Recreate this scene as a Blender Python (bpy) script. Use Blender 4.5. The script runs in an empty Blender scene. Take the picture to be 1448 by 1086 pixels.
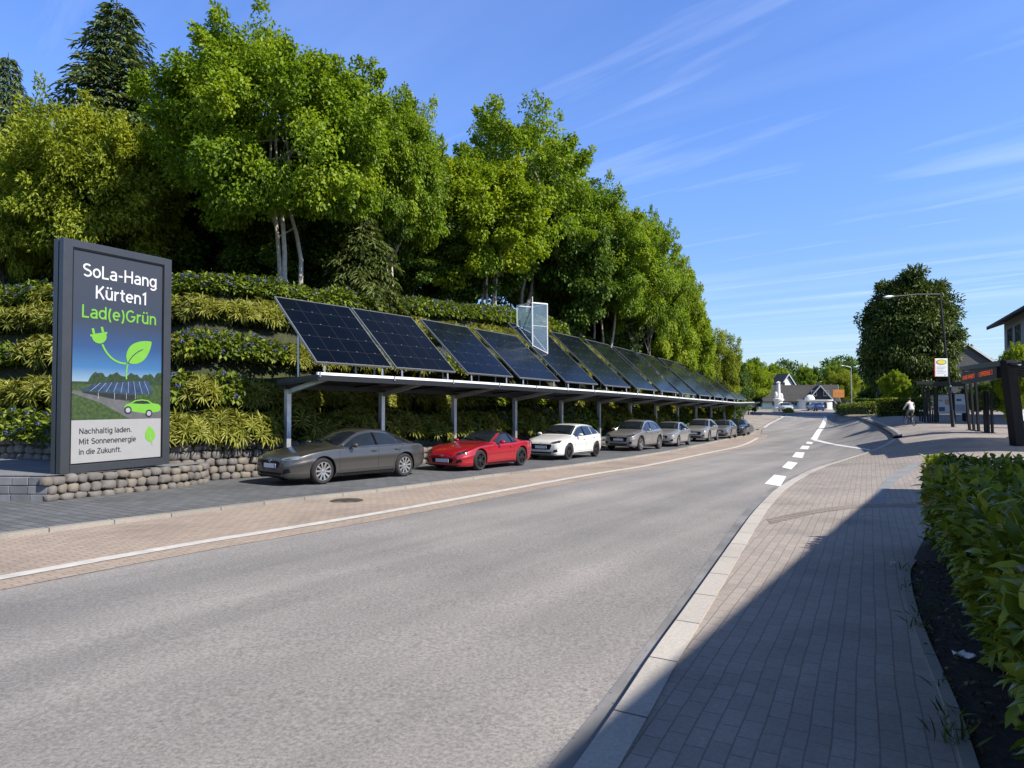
import bpy, bmesh, math, random
import numpy as np
from mathutils import Vector, Matrix, Euler
from mathutils.bvhtree import BVHTree
from mathutils.geometry import delaunay_2d_cdt
R = math.radians
scene = bpy.context.scene
C = scene.collection
rng = np.random.default_rng(7)
random.seed(7)

# ------------------------------------------------------------------ camera
FPX, CX, CY, HOR, EYE = 950.0, 724.0, 543.0, 566.0, 1.88
PITCH = math.atan((HOR - CY) / FPX)
cam_d = bpy.data.cameras.new('camera')
cam = bpy.data.objects.new('camera', cam_d); C.objects.link(cam)
cam.location = (0, 0, EYE); cam.rotation_euler = (R(90) + PITCH, 0, 0)
cam_d.sensor_width = 36; cam_d.lens = 36 * FPX / 1448
cam_d.clip_start = 0.05; cam_d.clip_end = 6000
scene.camera = cam

# ------------------------------------------------------------------ light
SUN_DIR = Vector((0.86, -0.51, 0)).normalized()
SUN_EL = R(41)
scene.view_settings.view_transform = 'Standard'
scene.view_settings.look = 'None'
scene.view_settings.exposure = 0.68
scene.view_settings.gamma = 1
scene.view_settings.use_curve_mapping = False
sd = bpy.data.lights.new('sun', 'SUN'); sd.energy = 5.0; sd.angle = R(0.55); sd.color = (1.0, 0.93, 0.82)
so = bpy.data.objects.new('sun', sd); C.objects.link(so)
to_sun = Vector((SUN_DIR.x * math.cos(SUN_EL), SUN_DIR.y * math.cos(SUN_EL), math.sin(SUN_EL)))
so.rotation_euler = (-to_sun).to_track_quat('-Z', 'Y').to_euler(); so.location = (30, -10, 40)

world = bpy.data.worlds.new('World'); scene.world = world; world.use_nodes = True
wt = world.node_tree; wt.nodes.clear()
def wn(t, **k):
    n = wt.nodes.new(t)
    for a, b in k.items(): setattr(n, a, b)
    return n
sky = wn('ShaderNodeTexSky'); sky.sky_type = 'NISHITA'; sky.sun_disc = False
sky.sun_elevation = SUN_EL; sky.sun_rotation = math.atan2(SUN_DIR.x, SUN_DIR.y)
sky.air_density = 1.0; sky.dust_density = 0.25; sky.ozone_density = 3.0; sky.altitude = 200
tc = wn('ShaderNodeTexCoord'); sx = wn('ShaderNodeSeparateXYZ'); wt.links.new(tc.outputs['Generated'], sx.inputs[0])
mz = wn('ShaderNodeMath', operation='MAXIMUM'); mz.inputs[1].default_value = 0.03; wt.links.new(sx.outputs[2], mz.inputs[0])
dx = wn('ShaderNodeMath', operation='DIVIDE'); dy = wn('ShaderNodeMath', operation='DIVIDE')
wt.links.new(sx.outputs[0], dx.inputs[0]); wt.links.new(mz.outputs[0], dx.inputs[1])
wt.links.new(sx.outputs[1], dy.inputs[0]); wt.links.new(mz.outputs[0], dy.inputs[1])
cb = wn('ShaderNodeCombineXYZ'); wt.links.new(dx.outputs[0], cb.inputs[0]); wt.links.new(dy.outputs[0], cb.inputs[1])
def cirrus(loc, rot, scl, scale, detail, lo, hi, amt):
    mr = wn('ShaderNodeMapping', vector_type='POINT'); mr.inputs['Rotation'].default_value = (0, 0, R(rot))
    wt.links.new(cb.outputs[0], mr.inputs[0])
    mp = wn('ShaderNodeMapping', vector_type='POINT'); mp.inputs['Scale'].default_value = scl; mp.inputs['Location'].default_value = loc
    wt.links.new(mr.outputs[0], mp.inputs[0])
    nz = wn('ShaderNodeTexNoise'); nz.inputs['Scale'].default_value = scale; nz.inputs['Detail'].default_value = detail
    nz.inputs['Roughness'].default_value = 0.55; nz.inputs['Distortion'].default_value = 0.6
    wt.links.new(mp.outputs[0], nz.inputs['Vector'])
    rp = wn('ShaderNodeMapRange'); rp.inputs[1].default_value = lo; rp.inputs[2].default_value = hi; rp.inputs[4].default_value = amt
    wt.links.new(nz.outputs[0], rp.inputs[0])
    return rp.outputs[0]
c1 = cirrus((3.1, 1.7, 0), 48, (0.28, 1.9, 1), 1.0, 7, 0.555, 0.86, 0.36)
c2 = cirrus((9.4, 5.2, 0), 40, (0.16, 1.1, 1), 0.7, 5, 0.50, 0.92, 0.24)
cm = wn('ShaderNodeMath', operation='ADD', use_clamp=True); wt.links.new(c1, cm.inputs[0]); wt.links.new(c2, cm.inputs[1])
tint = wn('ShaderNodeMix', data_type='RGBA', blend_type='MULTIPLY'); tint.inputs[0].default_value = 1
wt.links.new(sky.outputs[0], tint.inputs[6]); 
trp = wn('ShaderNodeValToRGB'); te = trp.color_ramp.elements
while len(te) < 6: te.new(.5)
for k_, (p_, c_) in zip(te, [(0, (.72, .78, .90)), (.12, (.80, .89, 1.08)), (.30, (.92, 1.10, 1.50)), (.52, (.95, 1.16, 1.66)), (.72, (.50, .54, .58)), (1, (.42, .43, .40))]): k_.position = p_; k_.color = (*c_, 1)  # overhead sky beyond the view dimmed to cut ambient fill and deepen shade
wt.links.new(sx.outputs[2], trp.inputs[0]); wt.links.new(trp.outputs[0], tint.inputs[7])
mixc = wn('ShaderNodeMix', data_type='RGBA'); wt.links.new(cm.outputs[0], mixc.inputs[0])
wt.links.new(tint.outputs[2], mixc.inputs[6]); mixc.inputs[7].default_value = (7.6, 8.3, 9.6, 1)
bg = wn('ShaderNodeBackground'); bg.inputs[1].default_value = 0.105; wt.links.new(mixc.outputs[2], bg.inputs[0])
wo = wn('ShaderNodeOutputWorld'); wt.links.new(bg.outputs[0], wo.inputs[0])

# ------------------------------------------------------------------ terrain
def pchip(pts):
    xs = [p[0] for p in pts]; ys = [p[1] for p in pts]; n = len(xs)
    d = [(ys[i+1]-ys[i])/(xs[i+1]-xs[i]) for i in range(n-1)]
    m = [d[0]] + [0 if d[i-1]*d[i] <= 0 else 2*d[i-1]*d[i]/(d[i-1]+d[i]) for i in range(1, n-1)] + [d[-1]]
    def f(x):
        if x <= xs[0]: return ys[0]
        if x >= xs[-1]: return ys[-1]
        lo, hi = 0, n-1
        while hi-lo > 1:
            k = (lo+hi)//2
            if xs[k] <= x: lo = k
            else: hi = k
        H = xs[hi]-xs[lo]; t = (x-xs[lo])/H; t2, t3 = t*t, t*t*t
        return (2*t3-3*t2+1)*ys[lo] + (t3-2*t2+t)*H*m[lo] + (-2*t3+3*t2)*ys[hi] + (t3-t2)*H*m[hi]
    return f
PROF = pchip([(-200, 4.0), (-40, .93), (0, 0), (30, -.696), (50, -1.16), (65, -1.40), (77, -1.40), (92, -.95), (104, -.35), (115, -.02), (150, .15), (200, .3),
              (260, 1.2), (330, 7), (450, 22), (700, 30), (1500, 20), (3000, 0)])
def sst(a, b, x):
    t = min(1, max(0, (x-a)/(b-a))); return t*t*(3-2*t)
def h(X, Y):
    p = PROF(Y)
    s = .902*(X-7.6) - .431*(Y-19.4)
    w = sst(0, 7, s) * sst(6, 27, Y) * (1-sst(100, 118, Y))
    z = p + w*(.30-p)
    if Y > 220: z += sst(220, 500, Y)*4*math.sin(X*.011+1.0)
    return z
def ray(px, py):
    u, v = (px-CX)/FPX, (CY-py)/FPX
    c, s = math.cos(PITCH), math.sin(PITCH)
    return Vector((u, c - s*v, s + c*v))
def at(px, py, Y):
    d = ray(px, py); return Vector((0, 0, EYE)) + d*(Y/d.y)
def ground(px, py):
    d = ray(px, py); t = .8; st = .05
    f = lambda t: EYE + d.z*t - h(d.x*t, d.y*t)
    while f(t) > 0 and t < 1500: t += max(.05, t*.01)
    a, b = t-max(.1, t*.012), t
    for _ in range(30):
        m = (a+b)/2
        if f(m) > 0: a = m
        else: b = m
    return Vector((d.x*b, d.y*b, h(d.x*b, d.y*b)))
def G2(pts): return [Vector((g.x, g.y)) for g in (ground(*p) for p in pts)]

# ------------------------------------------------------------------ object helpers
def tag(o, label=None, cat=None, group=None, kind=None):
    if label: o['label'] = label
    if cat: o['category'] = cat
    if group: o['group'] = group
    if kind: o['kind'] = kind
    return o
def empty(name, loc=(0, 0, 0), rz=0, label=None, cat=None, group=None):
    o = bpy.data.objects.new(name, None); C.objects.link(o); o.location = loc; o.rotation_euler = (0, 0, rz)
    o.empty_display_size = .2
    return tag(o, label, cat, group)
def link(name, me, parent=None, loc=None):
    o = bpy.data.objects.new(name, me); C.objects.link(o)
    if parent: o.parent = parent
    if loc is not None: o.location = loc
    return o
def kids(o): return [c for c in bpy.data.objects if c.parent == o]
def copy_tree(o, ch=None):
    c = o.copy(); C.objects.link(c)
    for k in (ch if ch is not None else kids(o)):
        kc = k.copy(); C.objects.link(kc); kc.parent = c
    return c

class MB:
    def __init__(s): s.v = []; s.f = []; s.m = []; s.cur = 0
    def add(s, vs, fs):
        b = len(s.v); s.v += [tuple(v) for v in vs]; s.f += [[b+i for i in f] for f in fs]; s.m += [s.cur]*len(fs); return s
    def box(s, x0, x1, y0, y1, z0, z1, M=None):
        vs = [Vector(p) for p in ((x0,y0,z0),(x1,y0,z0),(x1,y1,z0),(x0,y1,z0),(x0,y0,z1),(x1,y0,z1),(x1,y1,z1),(x0,y1,z1))]
        if M: vs = [M @ v for v in vs]
        return s.add(vs, [(3,2,1,0),(4,5,6,7),(0,1,5,4),(1,2,6,5),(2,3,7,6),(3,0,4,7)])
    def bar(s, a, b, w, d=None, up=(0, 0, 1)):
        a, b = Vector(a), Vector(b); d = d or w; ax = (b-a).normalized(); u = Vector(up)
        if abs(ax.dot(u)) > .98: u = Vector((1, 0, 0))
        sd = ax.cross(u).normalized(); up2 = sd.cross(ax)
        vs = []
        for p in (a, b):
            for i, j in ((-1,-1),(1,-1),(1,1),(-1,1)): vs.append(p + sd*(i*w/2) + up2*(j*d/2))
        return s.add(vs, [(3,2,1,0),(4,5,6,7),(0,1,5,4),(1,2,6,5),(2,3,7,6),(3,0,4,7)])
    def tube(s, pts, rad, n=8, cap=True):
        pts = [Vector(p) for p in pts]
        if not hasattr(rad, '__len__'): rad = [rad]*len(pts)
        b = len(s.v); prev = None; fs = []
        for i, p in enumerate(pts):
            t = (pts[min(i+1, len(pts)-1)] - pts[max(i-1, 0)]).normalized()
            if prev is None:
                u = t.orthogonal().normalized()
            else:
                u = (prev - t*prev.dot(t)).normalized()
            prev = u; w = t.cross(u)
            for k in range(n):
                a = 2*math.pi*k/n; s.v.append(tuple(p + (u*math.cos(a)+w*math.sin(a))*rad[i]))
        for i in range(len(pts)-1):
            for k in range(n):
                fs.append([b+i*n+k, b+i*n+(k+1)%n, b+(i+1)*n+(k+1)%n, b+(i+1)*n+k])
        if cap:
            fs.append([b+k for k in range(n)][::-1]); fs.append([b+(len(pts)-1)*n+k for k in range(n)])
        s.f += fs; s.m += [s.cur]*len(fs); return s
    def lathe(s, prof, M=None, n=24, close=False, cap=True):
        # prof: (r, z) revolved about local z
        b = len(s.v); fs = []
        for r, z in prof:
            for k in range(n):
                a = 2*math.pi*k/n; v = Vector((r*math.cos(a), r*math.sin(a), z))
                s.v.append(tuple(M @ v if M else v))
        L = len(prof)
        for i in range(L-1 if not close else L):
            j = (i+1) % L
            for k in range(n): fs.append([b+i*n+k, b+i*n+(k+1)%n, b+j*n+(k+1)%n, b+j*n+k])
        if not close and cap:
            if prof[0][0] > 1e-6: fs.append([b+k for k in range(n)][::-1])
            if prof[-1][0] > 1e-6: fs.append([b+(L-1)*n+k for k in range(n)])
        s.f += fs; s.m += [s.cur]*len(fs); return s
    def prism(s, poly, M, t0, t1):
        # poly 2D in local (x,z) plane, extruded along local y from t0 to t1
        n = len(poly)
        vs = [M @ Vector((p[0], t0, p[1])) for p in poly] + [M @ Vector((p[0], t1, p[1])) for p in poly]
        fs = [list(range(n)), list(range(2*n-1, n-1, -1))] + [[i, i+n, (i+1) % n+n, (i+1) % n] for i in range(n)]
        return s.add(vs, fs)
    def ell(s, c, r, n=12, m=8, M=None):
        b = len(s.v); fs = []
        for i in range(m+1):
            th = math.pi*i/m
            for k in range(n):
                a = 2*math.pi*k/n
                v = Vector((c[0]+r[0]*math.sin(th)*math.cos(a), c[1]+r[1]*math.sin(th)*math.sin(a), c[2]+r[2]*math.cos(th)))
                s.v.append(tuple(M @ v if M else v))
        for i in range(m):
            for k in range(n): fs.append([b+i*n+k, b+(i+1)*n+k, b+(i+1)*n+(k+1)%n, b+i*n+(k+1)%n])
        s.f += fs; s.m += [s.cur]*len(fs); return s
    def mesh(s, name, mats, smooth=None):
        me = bpy.data.meshes.new(name); me.from_pydata(s.v, [], s.f)
        for m in (mats if isinstance(mats, (list, tuple)) else [mats]): me.materials.append(m)
        if any(s.m): me.polygons.foreach_set('material_index', s.m)
        bm = bmesh.new(); bm.from_mesh(me); bmesh.ops.remove_doubles(bm, verts=bm.verts, dist=1e-5)
        bmesh.ops.recalc_face_normals(bm, faces=bm.faces); bm.to_mesh(me); bm.free()
        if smooth:
            me.polygons.foreach_set('use_smooth', [True]*len(me.polygons)); me.set_sharp_from_angle(angle=R(smooth))
        me.update(); return me
    def obj(s, name, mats, parent=None, smooth=None, loc=None):
        return link(name, s.mesh(name, mats, smooth), parent, loc)

def sheet_mesh(name, poly, zoff, res, mat, hf=None):
    hf = hf or h
    poly = [Vector((p[0], p[1])) for p in poly]
    out = []
    for i, p in enumerate(poly):           # densify the border
        q = poly[(i+1) % len(poly)]; n = max(1, int((q-p).length/res))
        out += [p.lerp(q, k/n) for k in range(n)]
    xs = [p.x for p in out]; ys = [p.y for p in out]
    ip = []
    x = min(xs)
    while x < max(xs):
        y = min(ys)
        while y < max(ys):
            ip.append(Vector((x+.13*res, y+.17*res))); y += res
        x += res
    n = len(out)
    vs, es, fs, *_ = delaunay_2d_cdt(out+ip, [], [list(range(n))], 1, 1e-4)
    me = bpy.data.meshes.new(name)
    me.from_pydata([(v.x, v.y, hf(v.x, v.y)+zoff) for v in vs], [], [list(f) for f in fs])
    me.materials.append(mat)
    bm = bmesh.new(); bm.from_mesh(me)
    for f in bm.faces:
        if f.normal.z < 0: f.normal_flip()
        f.smooth = True
    bm.to_mesh(me); bm.free(); me.update(); return me
def sheet(name, poly, zoff, res, mat, kind='structure'):
    o = link(name, sheet_mesh(name, poly, zoff, res, mat)); o['kind'] = kind; return o
def resample(pts, step):
    pts = [Vector(p) for p in pts]; out = [pts[0]]
    for a, b in zip(pts, pts[1:]):
        n = max(1, int(math.ceil((b-a).length/step)))
        out += [a.lerp(b, k/n) for k in range(1, n+1)]
    return out
def smooth_line(pts, it=2):
    pts = [Vector(p) for p in pts]
    for _ in range(it):
        q = [pts[0]]
        for a, b in zip(pts, pts[1:]): q += [a.lerp(b, .25), a.lerp(b, .75)]
        q.append(pts[-1]); pts = q
    return pts
def offs(pts, d):       # shift a 2-D polyline to its left by d
    out = []
    for i, p in enumerate(pts):
        t = (pts[min(i+1, len(pts)-1)] - pts[max(i-1, 0)]).normalized()
        out.append(p + Vector((-t.y, t.x))*d)
    return out
def ribbon(name, A, B, zoff, mat, step=.6, parts=4, height=None, kind='structure'):
    # band between two polylines with the same number of points, draped on the terrain
    n = len(A); mb = MB(); rows = []
    for a, b in zip(A, B):
        row = [a.lerp(b, k/parts) for k in range(parts+1)]
        base = len(mb.v)
        mb.v += [(p.x, p.y, h(p.x, p.y)+zoff) for p in row]
        if height:
            mb.v += [(row[0].x, row[0].y, h(row[0].x, row[0].y)+zoff-height), (row[-1].x, row[-1].y, h(row[-1].x, row[-1].y)+zoff-height)]
        rows.append(base)
    for i in range(n-1):
        for k in range(parts):
            mb.f.append([rows[i]+k, rows[i]+k+1, rows[i+1]+k+1, rows[i+1]+k]); mb.m.append(0)
        if height:
            a, b = rows[i]+parts+1, rows[i+1]+parts+1
            mb.f.append([a, rows[i], rows[i+1], b]); mb.m.append(0)
            mb.f.append([rows[i]+parts, a+1, b+1, rows[i+1]+parts]); mb.m.append(0)
    me = bpy.data.meshes.new(name); me.from_pydata(mb.v, [], mb.f); me.materials.append(mat)
    o = link(name, me)
    bm = bmesh.new(); bm.from_mesh(me); bmesh.ops.recalc_face_normals(bm, faces=bm.faces)
    if sum(f.normal.z*f.calc_area() for f in bm.faces) < 0: bmesh.ops.reverse_faces(bm, faces=bm.faces)
    bm.to_mesh(me); bm.free()
    if kind: o['kind'] = kind
    return o

# ------------------------------------------------------------------ materials
def nm(name):
    m = bpy.data.materials.new(name); m.use_nodes = True
    return m, m.node_tree, m.node_tree.nodes['Principled BSDF']
def nn(t, ty, **k):
    n = t.nodes.new(ty)
    for a, b in k.items(): setattr(n, a, b)
    return n
def coords(t, scale=(1, 1, 1), rot=0, kind='Object'):
    c = nn(t, 'ShaderNodeTexCoord'); m = nn(t, 'ShaderNodeMapping'); m.inputs['Scale'].default_value = scale; m.inputs['Rotation'].default_value = (0, 0, rot)
    t.links.new(c.outputs[kind], m.inputs[0]); return m.outputs[0]
def noise(t, vec, scale, detail=4, rough=.55):
    n = nn(t, 'ShaderNodeTexNoise'); n.inputs['Scale'].default_value = scale; n.inputs['Detail'].default_value = detail; n.inputs['Roughness'].default_value = rough
    t.links.new(vec, n.inputs['Vector']); return n.outputs[0]
def ramp(t, fac, stops):
    r = nn(t, 'ShaderNodeValToRGB'); e = r.color_ramp.elements
    while len(e) < len(stops): e.new(.5)
    for k, (p, c) in zip(e, stops): k.position = p; k.color = (*c, 1) if len(c) == 3 else c
    t.links.new(fac, r.inputs[0]); return r.outputs[0]
def bump(t, b, hgt, strength, dist=.01):
    n = nn(t, 'ShaderNodeBump'); n.inputs['Strength'].default_value = strength; n.inputs['Distance'].default_value = dist
    t.links.new(hgt, n.inputs['Height']); t.links.new(n.outputs[0], b.inputs['Normal'])
def mix(t, fac, a, b, blend='MIX'):
    n = nn(t, 'ShaderNodeMix', data_type='RGBA', blend_type=blend)
    for s, v in ((0, fac), (6, a), (7, b)):
        if hasattr(v, 'links'): t.links.new(v, n.inputs[s])
        else: n.inputs[s].default_value = v if s == 0 else (*v, 1)
    return n.outputs[2]
def simple(name, col, rough=.6, metal=0, var=.12, vs=6, bmp=0, bs=60, coat=0, spec=None):
    m, t, b = nm(name)
    b.inputs['Roughness'].default_value = rough; b.inputs['Metallic'].default_value = metal
    if spec is not None: b.inputs['Specular IOR Level'].default_value = spec
    if coat: b.inputs['Coat Weight'].default_value = coat; b.inputs['Coat Roughness'].default_value = .03
    v = coords(t)
    if var:
        n = noise(t, v, vs, 5)
        t.links.new(ramp(t, n, [(.25, [c*(1-var) for c in col]), (.75, [min(1, c*(1+var)) for c in col])]), b.inputs['Base Color'])
    else: b.inputs['Base Color'].default_value = (*col, 1)
    if bmp: bump(t, b, noise(t, v, bs, 3), bmp)
    return m
def leafmat(name, stops, trans=.35, rough=.45):
    m, t, b = nm(name)
    a = nn(t, 'ShaderNodeAttribute', attribute_name='rnd')
    col = ramp(t, a.outputs['Fac'], stops)
    t.links.new(col, b.inputs['Base Color']); b.inputs['Roughness'].default_value = rough
    b.inputs['Specular IOR Level'].default_value = .22
    tr = nn(t, 'ShaderNodeBsdfTranslucent')
    br = mix(t, 1.0, col, (1.25, 1.2, .55), 'MULTIPLY'); t.links.new(br, tr.inputs[0])
    mx = nn(t, 'ShaderNodeMixShader'); mx.inputs[0].default_value = trans
    t.links.new(b.outputs[0], mx.inputs[1]); t.links.new(tr.outputs[0], mx.inputs[2])
    t.links.new(mx.outputs[0], t.nodes['Material Output'].inputs[0]); return m
ROAD_ROT = math.atan2(.902, .431)      # along the road

def asphalt():
    m, t, b = nm('asphalt'); v = coords(t)
    vr = coords(t, (1, 1, 1), 0)
    ml = nn(t, 'ShaderNodeMapping'); ml.inputs['Rotation'].default_value = (0, 0, -R(57)); t.links.new(v, ml.inputs[0])
    ms = nn(t, 'ShaderNodeMapping'); ms.inputs['Scale'].default_value = (.05, .75, 1); t.links.new(ml.outputs[0], ms.inputs[0])
    band = noise(t, ms.outputs[0], 1.0, 3)
    blot = noise(t, v, .35, 5)
    fine = noise(t, v, 34, 5, .82)
    vo = nn(t, 'ShaderNodeTexVoronoi'); vo.inputs['Scale'].default_value = 75; t.links.new(v, vo.inputs['Vector'])
    base = ramp(t, band, [(.34, (.118, .118, .122)), (.64, (.29, .272, .26))])
    base = mix(t, .5, base, ramp(t, blot, [(.3, (.18, .172, .168)), (.7, (.30, .283, .268))]))
    base = mix(t, .9, base, ramp(t, fine, [(.30, (.38, .38, .39)), (.5, (1, 1, 1)), (.70, (1.6, 1.58, 1.56))]), 'MULTIPLY')
    chip = ramp(t, vo.outputs['Color'], [(.80, (0, 0, 0)), (.86, (1, 1, 1))])
    base = mix(t, ramp(t, vo.outputs['Distance'], [(.18, (.5, .5, .5)), (.34, (0, 0, 0))]), base, mix(t, chip, base, (.36, .35, .34)))
    vc = nn(t, 'ShaderNodeTexVoronoi', feature='DISTANCE_TO_EDGE'); vc.inputs['Scale'].default_value = .22
    wob = noise(t, v, 2.2, 4)
    wv = nn(t, 'ShaderNodeVectorMath', operation='SCALE'); wv.inputs['Scale'].default_value = .5
    nz3 = nn(t, 'ShaderNodeTexNoise'); nz3.inputs['Scale'].default_value = 1.6; t.links.new(v, nz3.inputs['Vector'])
    t.links.new(nz3.outputs['Color'], wv.inputs[0])
    av = nn(t, 'ShaderNodeVectorMath', operation='ADD'); t.links.new(v, av.inputs[0]); t.links.new(wv.outputs[0], av.inputs[1])
    t.links.new(av.outputs[0], vc.inputs['Vector'])
    t.links.new(base, b.inputs['Base Color']); b.inputs['Roughness'].default_value = .85; b.inputs['Specular IOR Level'].default_value = .3
    bump(t, b, fine, .35, .008); return m
def pavers(name, c1, c2, mortar, bw, bh, rot, off=.5, var=.25, patch=None, msize=.012, stain=.3):
    m, t, b = nm(name); v = coords(t, (1, 1, 1), -rot)
    nz = nn(t, 'ShaderNodeTexNoise'); nz.inputs['Scale'].default_value = .8; t.links.new(v, nz.inputs['Vector'])
    sc = nn(t, 'ShaderNodeVectorMath', operation='SCALE'); sc.inputs['Scale'].default_value = .05; t.links.new(nz.outputs['Color'], sc.inputs[0])
    ad = nn(t, 'ShaderNodeVectorMath', operation='ADD'); t.links.new(v, ad.inputs[0]); t.links.new(sc.outputs[0], ad.inputs[1])
    br = nn(t, 'ShaderNodeTexBrick'); br.inputs['Color1'].default_value = (*c1, 1); br.inputs['Color2'].default_value = (*c2, 1); br.inputs['Mortar'].default_value = (*mortar, 1)
    br.inputs['Scale'].default_value = 1; br.inputs['Mortar Size'].default_value = msize; br.inputs['Brick Width'].default_value = bw; br.inputs['Row Height'].default_value = bh
    br.inputs['Mortar Smooth'].default_value = .3; br.offset = off
    t.links.new(ad.outputs[0], br.inputs['Vector'])
    col = br.outputs['Color']
    n2 = noise(t, v, .5, 6)
    col = mix(t, stain*2, col, ramp(t, n2, [(.28, (.62, .62, .64)), (.5, (1, 1, 1)), (.75, (1.14, 1.12, 1.1))]), 'MULTIPLY')
    n3 = noise(t, v, 38, 3, .7)
    col = mix(t, .6, col, ramp(t, n3, [(.3, (.72, .72, .72)), (.7, (1.2, 1.2, 1.2))]), 'MULTIPLY')
    t.links.new(col, b.inputs['Base Color']); b.inputs['Roughness'].default_value = .85; b.inputs['Specular IOR Level'].default_value = .3
    iv = nn(t, 'ShaderNodeMath', operation='SUBTRACT'); iv.inputs[0].default_value = 1; t.links.new(br.outputs['Fac'], iv.inputs[1])
    bump(t, b, iv.outputs[0], .5, .008); return m
def carpaint(name, col, metal=.35, rough=.28):
    m, t, b = nm(name); v = coords(t)
    n = noise(t, v, 900, 1)
    t.links.new(ramp(t, n, [(.3, [c*.88 for c in col]), (.7, [min(1, c*1.12) for c in col])]), b.inputs['Base Color'])
    b.inputs['Metallic'].default_value = metal; b.inputs['Coat Weight'].default_value = .9; b.inputs['Coat Roughness'].default_value = .02
    d = noise(t, v, 3, 5)
    rr = nn(t, 'ShaderNodeMapRange'); rr.inputs[3].default_value = rough-.05; rr.inputs[4].default_value = rough+.14; t.links.new(d, rr.inputs[0])
    t.links.new(rr.outputs[0], b.inputs['Roughness']); return m
def glassmat(name, col=(.55, .62, .66), alpha=.28):
    m, t, b = nm(name); b.inputs['Base Color'].default_value = (*col, 1); b.inputs['Roughness'].default_value = .03
    tr = nn(t, 'ShaderNodeBsdfTransparent'); tr.inputs[0].default_value = (.93, .96, .97, 1)
    mx = nn(t, 'ShaderNodeMixShader'); mx.inputs[0].default_value = alpha
    v = coords(t); n = noise(t, v, 2.5, 4)
    rr = nn(t, 'ShaderNodeMapRange'); rr.inputs[3].default_value = alpha*.7; rr.inputs[4].default_value = alpha*1.3; t.links.new(n, rr.inputs[0]); t.links.new(rr.outputs[0], mx.inputs[0])
    t.links.new(tr.outputs[0], mx.inputs[1]); t.links.new(b.outputs[0], mx.inputs[2]); t.links.new(mx.outputs[0], t.nodes['Material Output'].inputs[0]); return m
M = {}
M['asphalt'] = asphalt()
M['tan'] = pavers('tan_pavers', (.35, .285, .235), (.295, .24, .198), (.19, .152, .125), .22, .11, R(57), .5, msize=.008)
M['grey_pav'] = pavers('grey_pavers', (.13, .135, .142), (.098, .102, .108), (.045, .045, .048), .42, .21, R(-33), .5, msize=.012)
M['pav'] = pavers('walkway_pavers', (.325, .288, .26), (.28, .247, .222), (.20, .175, .155), .24, .12, R(62), .5, msize=.006, stain=.36)
M['pav_band'] = simple('grey_guide_strip', (.22, .225, .235), .85, var=.2, vs=2, bmp=.2)
M['kerb'] = pavers('kerb_stone', (.44, .41, .375), (.39, .36, .33), (.12, .11, .1), 1.0, 4.0, R(60), 0, msize=.012, stain=.3)
M['kerb_grey'] = pavers('kerb_grey', (.27, .25, .225), (.23, .215, .19), (.09, .085, .08), 1.0, 4.0, R(52), 0, msize=.012, stain=.4)
M['kerb_dark'] = simple('kerb_dark', (.06, .06, .063), .85, var=.3, vs=3)
M['gutter'] = simple('gutter', (.185, .182, .182), .8, var=.42, vs=1.0, bmp=.3, bs=70)
M['paint_white'] = simple('road_paint', (.70, .70, .68), .7, var=.14, vs=7, bmp=.2, bs=50)
M['line_white'] = simple('worn_line', (.47, .455, .43), .8, var=.2, vs=5, bmp=.2, bs=50)
M['soil'] = simple('soil', (.030, .023, .018), .95, var=.6, vs=16, bmp=.9, bs=40)
def bankmat():
    m, t, b = nm('bank_soil'); v = coords(t)
    n = noise(t, v, .7, 6); n2 = noise(t, v, 9, 5)
    c = mix(t, .5, ramp(t, n, [(.35, (.026, .022, .012)), (.65, (.035, .05, .012))]), ramp(t, n2, [(.3, (.012, .012, .007)), (.7, (.06, .07, .02))]))
    t.links.new(c, b.inputs['Base Color']); b.inputs['Roughness'].default_value = .95; bump(t, b, n2, .9, .08); return m
M['bank'] = bankmat()
def grassmat():
    m, t, b = nm('grass_ground'); v = coords(t)
    n = noise(t, v, .03, 5); n2 = noise(t, v, 3, 5)
    c = mix(t, .4, ramp(t, n, [(.35, (.045, .085, .018)), (.65, (.10, .14, .035))]), ramp(t, n2, [(.3, (.03, .05, .012)), (.7, (.12, .16, .04))]))
    t.links.new(c, b.inputs['Base Color']); b.inputs['Roughness'].default_value = .95; return m
M['grass'] = grassmat()
M['stone'] = simple('rubble_stone', (.13, .119, .108), .9, var=.38, vs=2.6, bmp=.6, bs=18)
M['stone2'] = simple('rubble_stone_tan', (.155, .136, .112), .9, var=.35, vs=3, bmp=.6, bs=18)
M['mortar'] = simple('dark_joint', (.055, .048, .042), .95, var=.4, vs=8)
M['slab'] = pavers('slab', (.19, .20, .215), (.155, .165, .18), (.07, .07, .075), .6, .3, R(10), .5)
M['anthracite'] = simple('anthracite_metal', (.055, .06, .068), .42, .5, var=.1, vs=3)
M['dark_metal'] = simple('dark_metal', (.018, .02, .024), .45, .4, var=.15, vs=4)
M['black'] = simple('black_trim', (.006, .006, .007), .55, 0, var=.2, vs=9, spec=.2)
M['pillar'] = simple('pillar_black', (.005, .005, .006), .9, 0, var=.1, spec=.04)
M['arch'] = simple('arch_black', (.004, .004, .004), .9, var=.2)
M['galv'] = simple('galvanised_steel', (.52, .54, .56), .42, .7, var=.14, vs=5)
M['whitemetal'] = simple('white_metal', (.72, .73, .73), .45, .1, var=.06)
M['chrome'] = simple('chrome', (.62, .62, .63), .14, 1.0, var=.04)
M['rimsilver'] = simple('rim_silver', (.55, .55, .56), .25, .9, var=.05)
M['rimdark'] = simple('rim_dark', (.10, .10, .105), .28, .9, var=.08)
M['tyre'] = simple('tyre_rubber', (.014, .014, .015), .85, var=.25, vs=14)
M['carglass'] = simple('tinted_glass', (.012, .016, .02), .04, 0, var=.3, vs=2, spec=.9)
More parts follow.
